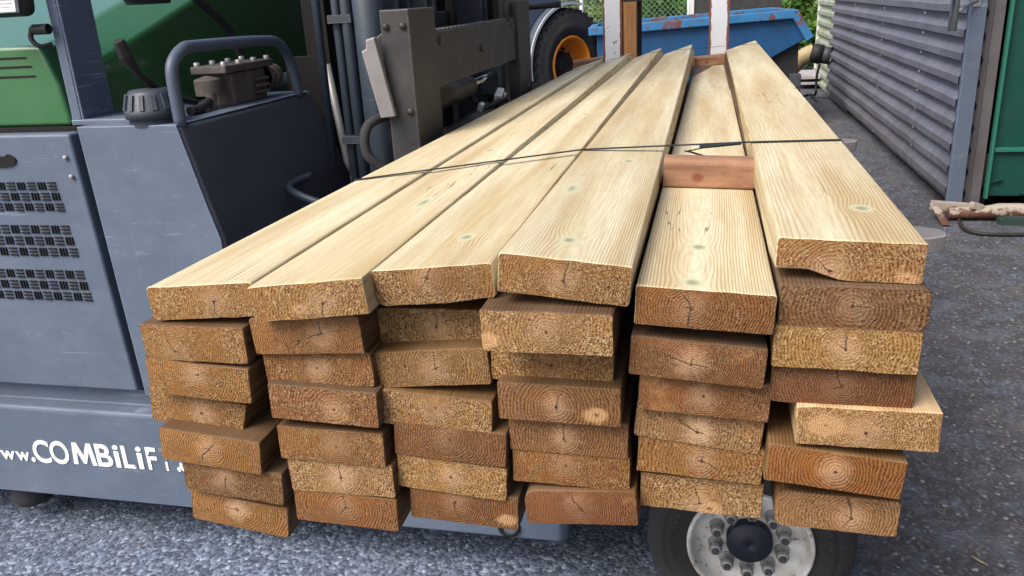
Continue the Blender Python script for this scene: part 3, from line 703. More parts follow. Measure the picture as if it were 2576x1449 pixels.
# ---------------------------------------------------------------- bearers on the low column, a rail behind
def bearer(x, y, z, ln, hgt, dep, rl, label):
    b = MB(); pts = []; rr = 0.010
    for (cy, cz, a0) in ((rr * .4 - dep / 2, rr * .4, 180), (dep / 2 - rr * .4, rr * .4, 270), (dep / 2 - rr, hgt - rr, 0), (rr - dep / 2, hgt - rr, 90)):
        q = rr * .4 if cz < hgt / 2 else rr
        for kk in range(4):
            a = R(a0 + 30 * kk); pts.append((-ln / 2, cy + q * math.cos(a), cz + q * math.sin(a)))
    b.prism(pts, (ln, 0, 0))
    o = b.build('wood_bearer', M['pink']); o.location = (x, y, z); o.rotation_euler = (0, -rl, 0)
    return tag(o, label, 'wood bearer', 'pink wood bearers on the stack')
y1 = atZ(1778, 465, 1.136).y; x_, z_, rl_ = lay(5, 1, y1)
bearer(x_ + .002, y1 + .022, z_ + .0235, .147, .048, .045, rl_, 'pink knotty bearer under the near strap, across the low plank')
y2 = atZ(1785, 165, 1.074).y; x_, z_, rl_ = lay(5, 1, y2)
bearer(x_ + .002, y2 + .022, z_ + .0235, .152, .05, .045, rl_, 'pink bearer with dark knot near the far plank ends')
q = atY(1496, 152, 4.40)
bearer(q.x - .03, 4.42, q.z - .04, .16, .05, .05, .1, 'short pink block poking out beside the white post base')

# ---------------------------------------------------------------- strapping
def hull_top(y_of_x):
    P_ = []
    for c in range(1, 7):
        P_ += [(p, y_of_x(p[0])) for p in top_pts(y_of_x(lay(c, 1, 2)[0]))[2 * c - 2:2 * c]]
    P_.sort(key=lambda q: q[0][0]); H_ = []
    for p in P_:
        while len(H_) > 1 and (H_[-1][0][0] - H_[-2][0][0]) * (p[0][1] - H_[-2][0][1]) - (H_[-1][0][1] - H_[-2][0][1]) * (p[0][0] - H_[-2][0][0]) >= 0: H_.pop()
        H_.append(p)
    out = []
    for (a, ya), (b_, yb) in zip(H_, H_[1:]):
        for t in (0, .25, .5, .75): out.append((a[0] + (b_[0] - a[0]) * t, ya + (yb - ya) * t, a[1] + (b_[1] - a[1]) * t + .0012))
    a, ya = H_[-1]; out.append((a[0], ya, a[1] + .0012)); return out
def strap(pts, wd, label, extra=None, name='strapping_band'):
    b = MB()
    pts = [Vector(p) for p in pts]; v = []
    for i, p in enumerate(pts):
        t = (pts[min(i + 1, len(pts) - 1)] - pts[max(i - 1, 0)]).normalized()
        n = Vector((-t.z, 0, t.x)); s = Vector((0, 1, 0))
        for a, e in ((-1, 0), (1, 0), (1, 1), (-1, 1)): v.append(p + s * a * wd / 2 + n * e * 0.0012)
    f = [(i * 4 + k, i * 4 + (k + 1) % 4, i * 4 + 4 + (k + 1) % 4, i * 4 + 4 + k) for i in range(len(pts) - 1) for k in range(4)]
    b.add(v, f)
    if extra: extra(b)
    return tag(b.build(name, M['strap']), label, 'strap', 'straps round the plank stack')
ya_, yb_ = atZ(920, 447, 1.12).y, atZ(2125, 355, 1.184).y
loop = hull_top(lambda x_: ya_ + (yb_ - ya_) * (x_ + .684) / .906)
xr_, zr_ = loop[-1][0], loop[-1][2]; xl_, zl_ = loop[0][0], loop[0][2]
loop += [(xr_ + .003, yb_, zr_ - .006), (0.256, yb_, 1.0), (0.256, yb_, 0.95), (0.23, yb_, .83), (0.22, yb_, 0.806)]
loop = [(-0.70, ya_, .80), (-0.735, ya_, .95), (-0.70, ya_, 1.05), (xl_ - .003, ya_, zl_ - .006)] + loop
def tail(b):
    a = atZ(1800, 366, 1.187); c = atZ(1728, 380, 1.172); d2 = atZ(1782, 396, 1.150)
    for p, q in ((a, c), (c, d2)): b.bar(p, q, 0.012, 0.0018)
    b.bar(atZ(1760, 370, 1.186), atZ(1862, 360, 1.190), 0.017, 0.003)
strap(loop, 0.0105, 'near black plastic strap with loose bent tail across the plank stack', tail)
yf = 4.08
lp = hull_top(lambda x_: yf)
loop2 = [(-0.70, yf, .80), (-0.72, yf, .95), (lp[0][0] - .003, yf, lp[0][2] - .006)] + lp + [(lp[-1][0] + .003, yf, lp[-1][2] - .006), (0.256, yf, 0.96), (0.22, yf, .81)]
strap(loop2, 0.011, 'far thin dark strap near the distant plank ends')

# ---------------------------------------------------------------- forklift carrying the stack
F = empty('sideloader_forklift', (-1.2, 2.6, 0), 'grey and green sideloader forklift carrying the planks, white lettering on its skirt', 'forklift')
G = M['grey']
YF = 1.70
# chassis: skirt and arm
b = MB()
prof = [(YF, .15), (YF, .428), (YF + .006, .436), (YF + .05, .436), (YF + .05, .485), (YF + .55, .485), (YF + .55, .15)]
b.prism([(-2.9, y_, z_) for y_, z_ in prof], (1.9, 0, 0))
b.build('chassis_skirt', G, F, .006)
b = MB()
b.prism([(-0.998, YF + .001, .15), (-.33, YF + .001, .15), (-.31, YF + .02, .15), (-.31, YF + .33, .15), (-0.998, YF + .33, .15)], (0, 0, .26))
b.build('platform_arm', G, F, .008)
b = MB(); b.box(-2.9, -1.0, 2.26, 4.2, .2, .62); b.cut(); b.box(-.99, -.2, 3.9, 4.2, .16, .42); b.build('rear_chassis', M['grey_dark'], F, .006)
# small lifting hole in the arm under the planks
b = MB(); q = atY(1280, 1325, YF); b.lathe((q.x, YF, q.z), (0, 1, 0), [(-.004, .020), (-.006, .028), (.002, .030)], 24); b.build('arm_eye', M['black'], F)
# lettering
def text_mesh(txt, size, loc, name, mat, parent, off=0.0, spc=1.0):
    cu = bpy.data.curves.new(name, 'FONT'); cu.body = txt; cu.size = size; cu.extrude = 0.0008; cu.offset = off; cu.space_character = spc
    to = bpy.data.objects.new('tmp', cu); COL.objects.link(to)
    dg = bpy.context.evaluated_depsgraph_get()
    me = bpy.data.meshes.new_from_object(to.evaluated_get(dg)); bpy.data.objects.remove(to)
    me.transform(Matrix.Rotation(R(90), 4, 'X')); me.materials.clear(); me.materials.append(mat)
    o = bpy.data.objects.new(name, me); COL.objects.link(o); o.parent = parent
    o.location = Vector(loc) - wloc(parent)
    return o
def text_fit(txt, x0, x1, z, h, name, parent, y_):
    o = text_mesh(txt, .1, (x0, y_, z), name, M['letters'], parent, 0.0017)
    xs = [v.co.x for v in o.data.vertices]; zs = [v.co.z for v in o.data.vertices]
    sx, sz = (x1 - x0) / (max(xs) - min(xs)), h / (max(zs) - max(0, min(zs)))
    o.data.transform(Matrix.Diagonal((sx, 1, sz, 1))); o.location.x -= min(xs) * sx
    return o
Z6 = 1000 / 1705 / (3999 / 2575)
def lx(zx, zy): return atY(zx * Z6, 1400 / (3999 / 2575) + zy * Z6, YF)
for ch, xa, xb, hh in (('C', 245, 353, .071), ('O', 355, 475, .071), ('B', 655, 757, .069), ('i', 772, 808, .069), ('L', 826, 912, .068), ('i', 922, 958, .068), ('F', 986, 1052, .068), ('T', 1074, 1146, .068)):
    xl = lx(xa, 690); xr_ = lx(xb, 690)
    text_fit(ch, xl.x, xr_.x, .2605 + .008 * (xa - 245) / 885, hh, 'lettering', F, YF - .0012)
xl, xr_ = lx(495, 690).x, lx(647, 690).x; zb, zt, wd_ = .263, .332, xr_ - xl
b = MB(); st = .2
pm = [(0, 0), (.10, 1), (.30, 1), (.5, .42), (.70, 1), (.90, 1), (1, 0), (.81, 0), (.76, .62), (.56, .05), (.44, .05), (.24, .62), (.19, 0)]
b.prism([(xl + u_ * wd_, YF - .0018, zb + v_ * (zt - zb)) for u_, v_ in pm], (0, .0012, 0)); b.build('lettering', M['letters'], F)
for xa, xb in ((-75, 12), (18, 112), (118, 206)): text_fit('w', lx(xa, 670).x, lx(xb, 670).x, .2605, .027, 'lettering', F, YF - .0012)
for xa, xb, z_ in ((218, 244, .2605), (1172, 1198, .2685)): text_fit('.', lx(xa, 685).x, lx(xb, 685).x, z_, .0125, 'lettering', F, YF - .0012)
text_fit('com', lx(1205, 740).x, lx(1480, 740).x, .2685, .044, 'lettering', F, YF - .0012)
# engine cover with louvres
b = MB(); b.prism([(-2.9, YF + .012, .497), (-1.470, YF + .012, .497), (-1.484, YF + .012, .80), (-1.500, YF + .012, 1.188), (-2.9, YF + .012, 1.188)], (0, .5, 0))
ec = b.build('engine_cover', G, F, .008)
b = MB(); b.box(-2.9, -1.42, YF + .05, YF + .5, 1.186, 1.20); b.box(-1.52, -1.42, YF + .06, YF + .5, .487, 1.185); b.build('cover_gap_dark', M['void'], F)  # black fill stands for the shade in the gaps round the cover
yv = YF + .010
v = MB()
for (xr, zt, zb) in ((-1.567, 1.074, .993), (-1.558, .963, .873), (-1.548, .843, .752)):
    rh = (zt - zb) / 3; bw = .0305; v.cut()
    for row in range(3):
        for ci in range(22):
            xc = xr - (ci + .5) * bw + row * .004; zc = zt - (row + .5) * rh
            for s_ in (-1, 0, 1):
                if (ci + row) % 2 == 0: v.obox((xc, yv, zc + s_ * rh * .3), (bw * .74, .004, rh * .12))
                else: v.obox((xc + s_ * bw * .28, yv, zc), (bw * .11, .004, rh * .72))
v.build('vent_grille', M['void'], ec)
b = MB(); pts = []
for kk in range(24):
    a = 2 * math.pi * kk / 24; pts.append((-1.712 + .043 * math.cos(a) * (1 if math.cos(a) < 0 else 1.0), yv - .002, 1.126 + .018 * math.sin(a) - (.008 if abs(math.cos(a)) < .5 and math.sin(a) > 0 else 0)))
b.prism(pts, (0, .006, 0)); b.build('latch_hole', M['void'], ec)
for q in ((-1.523, 1.131), (-1.518, 1.084)):
    b = MB(); b.lathe((q[0], yv, q[1]), (0, -1, 0), [(0, .006), (.004, .006), (.006, .004), (.006, .0001)], 12); b.build('bolt', M['steel'], ec)
# tank
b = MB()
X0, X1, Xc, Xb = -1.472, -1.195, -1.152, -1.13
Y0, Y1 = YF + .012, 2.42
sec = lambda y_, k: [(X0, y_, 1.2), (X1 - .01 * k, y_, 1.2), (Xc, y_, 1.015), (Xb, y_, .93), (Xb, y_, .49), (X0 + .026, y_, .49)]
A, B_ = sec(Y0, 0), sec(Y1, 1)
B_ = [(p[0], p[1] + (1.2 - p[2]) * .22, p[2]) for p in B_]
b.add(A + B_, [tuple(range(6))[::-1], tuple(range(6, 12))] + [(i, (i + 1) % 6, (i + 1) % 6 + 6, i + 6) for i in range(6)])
tank = b.build('tank', M['tank_shaded'], F, .012, 3)
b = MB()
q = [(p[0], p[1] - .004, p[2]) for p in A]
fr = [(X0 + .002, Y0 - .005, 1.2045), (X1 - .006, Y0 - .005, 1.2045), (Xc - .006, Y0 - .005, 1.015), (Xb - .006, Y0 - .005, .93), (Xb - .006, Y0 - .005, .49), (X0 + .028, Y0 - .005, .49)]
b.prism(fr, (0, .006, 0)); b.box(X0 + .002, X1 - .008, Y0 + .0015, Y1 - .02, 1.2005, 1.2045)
b.build('tank_lit_faces', M['grey'], tank, .003)  # tank's lit front and top, in the undarkened grey paint
# grab bar
b = MB(); xb = -1.205
b.tube([(xb, 1.733, 1.195), (xb, 1.733, 1.30), (xb, 1.745, 1.34), (xb, 1.79, 1.367), (xb, 1.85, 1.372), (xb, 2.17, 1.366), (xb, 2.26, 1.352), (xb, 2.31, 1.31), (xb, 2.33, 1.26), (xb, 2.34, 1.195)], .0145, 16, sub=4)
b.build('grab_bar', M['bar'], tank)
# filler cap
b = MB(); cp = (-1.292, 1.762, 1.2)
b.lathe(cp, (0, 0, 1), [(0, .058), (.018, .058), (.018, .064), (.034, .066), (.04, .062), (.074, .052), (.082, .046), (.084, .001)], 40)
b.build('filler_cap', M['grey_dark'], tank)
b = MB()
for kk in range(14):
    a = 2 * math.pi * kk / 14; b.cut()
    b.obox((cp[0] + math.cos(a) * .058, cp[1] + math.sin(a) * .058, cp[2] + .056), (.008, .010, .036), (0, -.28, a))
b.build('cap_rib', M['grey_dark'], tank)
# corner post with foot
b = MB(); b.box(-1.516, -1.490, 1.752, 1.80, 1.215, 1.95); b.box(-1.490, -1.484, 1.754, 1.868, 1.215, 1.95); b.box(-1.52, -1.35, 1.752, 1.88, 1.202, 1.216)
b.build('guard_post', M['grey'], F, .003)
b = MB()
for q in ((-1.40, 1.83), (-1.36, 1.85)): b.cut(); b.lathe((q[0], q[1], 1.216), (0, 0, 1), [(0, .010), (.012, .010), (.013, .0005)], 8)
b.build('post_bolt', M['black'], F)
# hood
b = MB()
yA, yB = 1.755, 3.0
sA = [(-2.9, yA, 1.20), (-1.522, yA, 1.20), (-1.535, yA, 1.30), (-1.565, yA, 1.395), (-2.9, yA, 1.40)]
hA = [(-2.9, 1.85, 1.43), (-1.62, 1.85, 1.425), (-1.47, 1.80, 1.36), (-1.41, 1.80, 1.34), (-1.41, 1.80, 1.20), (-2.9, 1.80, 1.2)]
b.prism(sA, (0, .3, 0)); b.build('hood_nose', M['green'], F, .012, 3)
b = MB()
roof = lambda y_: 1.33 + (y_ - 1.83) * .308
HS = lambda y_, zb: [(-1.50, y_, zb), (-1.50, y_, roof(y_)), (-1.60, y_, roof(y_) + .066), (-2.9, y_, roof(y_) + .085), (-2.9, y_, zb)]
A, B_ = HS(1.80, 1.18), HS(3.20, 1.245)
b.add(A + B_, [tuple(range(5))[::-1], tuple(range(5, 10))] + [(i, (i + 1) % 5, (i + 1) % 5 + 5, i + 5) for i in range(5)])
hood = b.build('hood', M['green'], F, .012, 3)
b = MB()
for zc, xr in ((1.366, -1.612), (1.345, -1.603), (1.322, -1.597)):
    b.cut()
    b.prism([(xr - .5, yA - .0015, zc - .003), (xr, yA - .0015, zc - .002), (xr + .006, yA - .0015, zc + .0005), (xr, yA - .0015, zc + .003), (xr - .5, yA - .0015, zc + .003)], (0, .004, 0))
b.build('hood_slot', M['void'], hood)
# intake on the hood
q = atY(375, 18, 2.03)
b = MB(); b.lathe((q.x, 2.03, roof(2.03) + .085), (0, 0, 1), [(0, .055), (.012, .058), (.016, .072), (.05, .072), (.3, .072), (.3, .001)], 32); b.build('air_intake', M['black'], F)
# work lamp
b = MB(); L0 = Vector((-1.60, 1.70, 1.50))
b.obox(L0 + Vector((0, .02, .03)), (.15, .05, .14), (R(-8), 0, 0)); wl = b.build('work_lamp', M['black'], F, .02, 4)
b = MB(); b.obox(L0 + Vector((0, -.012, .03)), (.135, .012, .122), (R(-8), 0, 0))
for kk in range(14): b.obox(L0 + Vector((0, -.0235 + .001 * kk * .0, -.026 + kk * .0082)), (.12, .006, .0035), (R(-8), 0, 0))
b.build('lamp_lens', M['lens'], wl, .004)
b = MB(); b.tube([(-1.55, 1.73, 1.435), (-1.555, 1.725, 1.41), (-1.54, 1.73, 1.392), (-1.522, 1.75, 1.395)], .006, 8, sub=4); b.lathe((-1.525, 1.73, 1.43), (1, 0, 0), [(-.02, .012), (.02, .012)], 16); b.build('lamp_bracket', M['black'], wl)
# valve block beside the hood
b = MB(); vx, vy = -1.292, 2.15
b.box(vx - .05, vx + .04, vy - .09, vy + .09, 1.205, 1.29); b.box(vx - .055, vx + .05, vy - .13, vy + .13, 1.292, 1.312)
b.lathe((vx + .0, vy - .145, 1.25), (0, 0, 1), [(-.01, .034), (.03, .034), (.032, .03), (.04, .001)], 20)
b.lathe((vx + .02, vy - .17, 1.205), (0, 0, 1), [(0, .013), (.04, .013)], 12)
b.lathe((vx + .02, vy + .10, 1.262), (0, 1, 0), [(0, .036), (.02, .036), (.02, .026), (.05, .026), (.05, .034), (.075, .034), (.075, .018), (.078, .0005)], 24)
for zz in (1.222, 1.24, 1.258): b.box(vx + .04, vx + .052, vy + .02, vy + .09, zz, zz + .009)
vb = b.build('valve_block', M['cast'], F, .003)
b = MB()
for yy in (-.115, -.04, .04, .115):
    for xx in (-.042, .038): b.cut(); b.lathe((vx + xx, vy + yy, 1.312), (0, 0, 1), [(0, .009), (.010, .009), (.011, .0005)], 6)
b.build('valve_bolt', M['steel'], vb)
b = MB(); b.tube([(-1.28, 2.0, 1.235), (-1.27, 1.95, 1.222), (-1.262, 1.90, 1.216), (-1.26, 1.86, 1.216)], .012, 10, sub=4); b.cut()
b.tube([(-1.30, 1.72, 1.352), (-1.30, 1.745, 1.318), (-1.295, 1.79, 1.285), (-1.29, 1.86, 1.25), (-1.30, 1.95, 1.228)], 0.0085, 10, sub=5); b.cut()
b.tube([(-1.38, 2.10, 1.52), (-1.372, 2.19, 1.46), (-1.365, 2.27, 1.40), (-1.36, 2.31, 1.32), (-1.36, 2.32, 1.25)], .012, 10, sub=5)
b.build('hydraulic_hose', M['black'], F)
b = MB(); b.tube([(-1.30, 1.698, 1.398), (-1.30, 1.712, 1.362)], [.013, .017], 8); b.tube([(-1.30, 1.708, 1.368), (-1.30, 1.726, 1.338)], [.016, .013], 8); b.box(-1.306, -1.294, 1.712, 1.724, 1.335, 1.35); b.build('hose_connector', M['black'], F, .002)
# dark bay between tank and mast
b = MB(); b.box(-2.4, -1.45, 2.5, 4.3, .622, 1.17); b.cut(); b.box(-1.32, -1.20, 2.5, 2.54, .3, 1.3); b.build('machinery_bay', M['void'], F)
b = MB(); b.tube([(-1.14, 2.42, 1.28), (-1.11, 2.42, .98), (-1.10, 2.42, .95)], .012, 10); b.tube([(-1.10, 2.42, .95), (-1.10, 2.42, .88)], .006, 8); b.build('gas_strut', M['steel'], F)
# mast
def channel(b, x, y, z0, z1, w_, d_, t=.018):
    b.box(x, x + w_, y, y + t, z0, z1); b.box(x, x + w_, y + d_ - t, y + d_, z0, z1); b.box(x, x + t, y + t, y + d_ - t, z0, z1)
b = MB(); channel(b, -1.02, 2.38, .25, 3.1, .14, .12); channel(b, -1.02, 3.30, .25, 3.1, .14, .12); channel(b, -.96, 2.52, .3, 3.0, .12, .09); channel(b, -.96, 3.18, .3, 3.0, .12, .09)
b.box(-1.06, -1.02, 2.38, 3.42, .3, .5); b.box(-1.06, -1.02, 2.38, 3.42, 1.9, 2.05)
b.build('mast_frame', M['grey_dark'], F, .003)
b = MB(); b.tube([(-.938, 2.30, .25), (-.938, 2.30, 2.2)], .043, 28); b.cut(); b.tube([(-1.0, 3.02, .25), (-1.0, 3.02, 2.2)], .035, 20); b.build('lift_cylinder', M['cyl'], F)
b = MB(); b.tube([(-1.035, 2.30, .6), (-1.035, 2.30, 2.2)], .013, 12); b.cut(); b.tube([(-.998, 2.285, .6), (-.998, 2.285, 2.2)], .0155, 12); b.cut(); b.tube([(-1.10, 2.30, 1.0), (-1.085, 2.30, 2.2)], .012, 12); b.build('hydraulic_pipe', M['cyl'], F)
b = MB(); b.box(-1.3, -1.22, 2.62, 3.9, .63, 2.6); b.cut(); b.box(-1.22, -1.02, 3.45, 3.6, .63, 2.6); b.cut(); b.box(-1.2, -1.0, 4.0, 4.12, .63, 1.9); b.build('mast_shade_slab', M['void'], F)  # black slabs stand for the deep shade behind the mast
b = MB()
for yy in (2.66, 2.74, 2.83, 2.93): b.cut(); b.tube([(-1.0, yy, .6), (-1.0, yy, 2.4)], .016, 10)
b.cut(); b.tube([(-.95, 2.60, 1.5), (-.92, 2.66, 1.3), (-.90, 2.72, 1.1), (-.90, 2.76, .95)], .012, 10, sub=4)
b.build('mast_hose', M['rubber'], F)
b = MB(); b.tube([(-1.12, 2.18, .985), (-1.14, 2.08, .975), (-1.07, 2.03, .955), (-.96, 2.03, .92), (-.90, 2.03, .89)], .011, 12, sub=5); b.build('guide_bar', M['cyl'], F)
b = MB()
for zz in (.9, 1.22, 1.34, 1.62): b.cut(); b.box(-.955, -.935, 2.62, 3.17, zz, zz + .07)
b.build('mast_crossbar', M['mast'], F, .003)
b = MB()
for yy in (2.80, 3.06):
    b.cut()
    for kk in range(46): b.box(-.925, -.915, yy - (.013 if kk % 2 else .010), yy + (.013 if kk % 2 else .010), .7 + kk * .022, .718 + kk * .022)
b.build('lift_chain', M['greasy'], F)
# carriage
CX = -.722
b = MB()
b.box(-.800, CX, 2.03, 2.235, .70, 1.430); b.prism([(-.80, 2.05, 1.38), (-.83, 2.05, 1.36), (-.835, 2.05, 1.26), (-.80, 2.05, 1.24)], (0, .1, 0)); b.box(-.79, -.73, 2.22, 2.26, 1.30, 1.425)
b.build('carriage_upright', M['mast'], F, .004)
b = MB(); b.box(-.770, CX, 3.28, 3.50, .70, 1.432); b.build('carriage_upright', M['mast'], F, .004)
b = MB(); b.prism([(-.832, 2.0, 1.362), (-.808, 2.0, 1.368), (-.772, 2.0, 1.172), (-.812, 2.0, 1.168), (-.846, 2.0, 1.335), (-.832, 2.0, 1.34)], (0, .02, 0)); b.build('side_plate', M['fork'], F, .004)
b = MB(); b.box(-.765, CX - .012, 2.236, 3.279, 1.215, 1.366)
for kk in range(24): b.box(-.765, CX - .012, 2.27 + kk * .042, 2.29 + kk * .042, 1.366, 1.372)
b.build('carriage_beam', M['mast'], F, .003)
b = MB(); b.box(-.80, -.765, 2.236, 3.279, .74, .86); b.build('carriage_lower_beam', M['mast'], F, .003)
b = MB(); b.tube([(-.80, 2.24, 1.165), (-.80, 2.78, 1.165)], .036, 24); b.cut(); b.tube([(-.78, 2.42, 1.04), (-.78, 2.95, 1.06)], .03, 20); b.build('tilt_cylinder', M['greasy'], F)
b = MB(); b.tube([(-.80, 2.78, 1.165), (-.80, 3.2, 1.172)], .014, 16); b.cut(); b.tube([(-.78, 2.24, 1.03), (-.78, 2.42, 1.04)], .013, 16); b.build('cylinder_rod', M['chrome'], F)
b = MB()
b.tube([(-.80, 2.80, 1.13), (-.77, 2.82, 1.08), (-.76, 2.76, 1.04), (-.77, 2.66, 1.03), (-.80, 2.5, 1.06)], .011, 10, sub=5)
b.cut(); b.tube([(-.77, 2.82, 1.075), (-.75, 2.95, 1.085), (-.76, 3.1, 1.08), (-.78, 3.25, 1.06)], .010, 10, sub=5)
b.cut(); b.tube([(-.80, 2.12, 1.17), (-.855, 2.02, 1.15), (-.86, 2.0, 1.08), (-.82, 2.02, 1.03)], .013, 10, sub=5)
b.cut(); b.tube([(-.74, 3.16, 1.36), (-.74, 3.16, 1.40), (-.75, 3.2, 1.415), (-.76, 3.28, 1.42)], .012, 10, sub=4)
b.build('carriage_hose', M['rubber'], F)
b = MB(); b.obox((-.76, 3.06, 1.10), (.03, .07, .035), (.3, .2, .1)); b.cut(); b.obox((-.765, 2.80, 1.085), (.02, .03, .045), (.1, .4, 0)); b.cut(); b.obox((-.77, 3.16, 1.085), (.02, .05, .02), (.3, .1, 0)); b.build('hose_fitting', M['lens'], F, .006)
b = MB(); b.box(-.86, -.78, 3.16, 3.27, 1.09, 1.2); b.build('cylinder_clevis', M['cyl'], F, .006)
b = MB()
for xx, zz in ((-.785, 1.41), (-.74, 1.41), (-.785, 1.20), (-.74, 1.20)):
    b.cut(); b.lathe((xx, 2.03, zz - .02), (0, -1, 0), [(0, .009), (.006, .009), (.007, .0005)], 6)
b.build('carriage_bolt', M['greasy'], F)
b = MB()
for yy, zz in ((2.30, 1.34), (3.22, 1.34), (2.75, 1.29)):
    b.cut(); b.lathe((CX - .012, yy, zz), (1, 0, 0), [(0, .013), (.007, .013), (.008, .0005)], 6)
b.build('carriage_bolt', M['greasy'], F)
b = MB()
for zz in (.98, 1.30): b.cut(); b.tube([(-.885, 2.33, zz), (-.83, 2.33, zz)], .04, 20)
b.build('mast_roller', M['greasy'], F)
b = MB()
for zz in (1.06, 1.40): b.cut(); b.box(-1.05, -.98, 2.268, 2.30, zz, zz + .022)
b.build('pipe_clamp', M['grey_dark'], F)
# forks
def fork(yc, w_):
    b = MB(); z0, z1 = .725, .768
    b.prism([(-.79, yc - w_ / 2, z1), (.52, yc - w_ / 2, z1), (.60, yc - w_ / 2 + .012, z1), (.645, yc - w_ * .22, z1), (.652, yc + .0, z1), (.645, yc + w_ * .22, z1), (.60, yc + w_ / 2 - .012, z1), (.52, yc + w_ / 2, z1), (-.79, yc + w_ / 2, z1)], (0, 0, z0 - z1))
    b.build('fork_tine', M['fork'], F, .003)
fork(2.40, .145); fork(3.90, .13)
# front wheel
wc = Vector((.120, 1.651, .2325)); ax = Vector((0, -1, 0))
WH = empty('wheel', wc - Vector(F.location), None, None); WH.parent = F
Wd = .19
b = MB()
tp = [(-.0, .138), (.004, .150), (.008, .172), (.012, .186), (.006, .190), (.009, .196), (.006, .206), (-.001, .219), (-.006, .2275), (-.016, .2325), (-.06, .234), (-.066, .226), (-.074, .226), (-.08, .234), (-.11, .234), (-.116, .226), (-.124, .226), (-.13, .234), (-.17, .2325), (-.185, .222), (-.19, .19), (-.19, .138)]
b.lathe(wc, ax, tp, 72); b.build('tyre', M['rubber'], WH)
b = MB()
b.lathe(wc, ax, [(.003, .1415), (.012, .1410), (.014, .1370), (.011, .1325), (.004, .130), (-.016, .1275), (-.026, .122), (-.030, .112), (-.030, .098), (-.030, .03), (-.030, .0005)], 72); b.build('rim', M['white_rim'], WH)
b = MB(); b.lathe(wc, ax, [(-.030, .052), (-.006, .052), (-.002, .050), (-.001, .034), (.002, .032), (.003, .004), (.0, .003), (.0, .0005)], 48); b.build('hub_cap', M['hubcap'], WH)
nn = MB()
for kk in range(10):
    a = R(36 * kk + 16); c_ = wc + Vector((math.cos(a) * .0785, .030, math.sin(a) * .0785))
    b = MB()
    b.lathe(c_, ax, [(0, .0175), (.004, .0175), (.004, .0150), (.020, .0145)], 24)
    b.lathe(c_, ax, [(.020, .0150), (.032, .0150), (.036, .0125), (.036, .0085), (.031, .0080)], 6)
    nt_ = b.build('wheel_nut', M['steel'], WH)
    nn.cut(); nn.lathe(c_, ax, [(.024, .0082), (.036, .0082), (.040, .0070), (.040, .003), (.036, .0005)], 12)
nn.build('wheel_stud', M['mast'], WH)
b = MB()
for txt_a in (150, 30):
    for i, ch in enumerate('200/50-10'):
        a = R(txt_a + 20 - i * 5.6); rr_ = .171
        t_ = text_mesh(ch, .016, wc + Vector((math.cos(a) * rr_, -.0085, math.sin(a) * rr_)), 'tyre_mark', M['rubber'], WH)
        me = t_.data; me.transform(Matrix.Rotation(-(a - math.pi / 2), 4, 'Y')); bmt = bmesh.new(); bmt.from_mesh(me)
        bmesh.ops.translate(bmt, vec=t_.location, verts=bmt.verts)
        tm = bpy.data.meshes.new('t'); bmt.to_mesh(tm); b.bm.from_mesh(tm); bmt.free(); bpy.data.objects.remove(t_)
me = bpy.data.meshes.new('tyre_lettering'); b.bm.to_mesh(me); b.bm.free(); me.materials.append(M['rubber_highlight'])
o = bpy.data.objects.new('tyre_lettering', me); COL.objects.link(o); o.parent = WH
b = MB(); b.tube([wc + Vector((0, .15, 0)), wc + Vector((0, .26, .0))], .05, 20); b.box(-.32, .16, 1.86, 1.98, .18, .36); b.build('axle_carrier', M['grey_dark'], F, .005)
# foot under the skirt
q = atY(86, 1264, 1.79)
b = MB(); b.lathe((q.x, 1.80, q.z), (0, 0, 1), [(0, .0005), (.001, .030), (.012, .052), (.03, .060), (.10, .060), (.101, .02), (.16, .02)], 28); b.build('stabiliser_foot', M['rubber'], F)
# far end: cab pieces behind the mast
b = MB(); q0, q1, q2, q3 = [atY(*p, 4.4) for p in ((1186, -20), (1222, -20), (1242, 130), (1192, 130))]
b.prism([q0, q1, q2, q3], (0, .03, 0)); b.build('cab_panel', M['green'], F, .004)
b = MB(); q0, q1, q2, q3 = [atY(*p, 4.38) for p in ((1208, -20), (1232, -20), (1236, 20), (1228, 28))]
b.prism([q0, q1, q2, q3], (0, .02, 0)); b.build('warning_strip', M['orange'], F)
b = MB(); q0, q1, q2, q3 = [atY(*p, 4.6) for p in ((1060, -60), (1420, -60), (1400, 8), (1340, 300))]
b.box(-1.9, atY(1322, 60, 4.68).x, 4.6, 4.68, .63, 2.6); b.build('cab_rear', M['void'], F)
b = MB(); b.tube([atY(1280, 22, 4.3), atY(1410, 12, 4.3)], .014, 10); b.build('cab_rail', M['black'], F)

# ---------------------------------------------------------------- parked loader behind: wheel, guard, body
GA0, GA1 = 75, 190
LY, K = 9.9, .605
ax = Vector((.83, -.56, 0)).normalized()
hub = atY(1440, 163, LY) - ax * .26 * K
LD = empty('parked_loader', (hub.x - .6, LY + .6, 0), 'parked loader with orange wheel rim under a grey mudguard', 'loader')
ax = Vector((.83, -.56, 0)).normalized()
WL = empty('wheel', hub - Vector(LD.location), None, None); WL.parent = LD
sc = lambda prof: [(a * K, r_ * K) for a, r_ in prof]
b = MB(); b.lathe(hub, ax, sc([(.22, .54), (.27, .60), (.285, .66), (.30, .74), (.292, .75), (.29, .87), (.25, .98), (.2, 1.025), (.0, 1.03), (-.2, 1.025), (-.28, .94), (-.3, .74), (-.24, .54)]), 72)
b.build('tyre', M['rubber'], WL)
b = MB()
uu = ax.cross(Vector((0, 0, 1))).normalized()
for kk in range(72):
    a = 2 * math.pi * kk / 72; rad_ = uu * math.cos(a) + Vector((0, 0, 1)) * math.sin(a)
    for sgn in ((kk % 2) * 2 - 1,):
        b.bar(hub + (rad_ * 1.03 - ax * (.03 * sgn)) * K, hub + (rad_ * 1.005 + ax * (.27 * sgn)) * K, .07 * K, .055 * K)
b.build('tread', M['rubber'], WL)
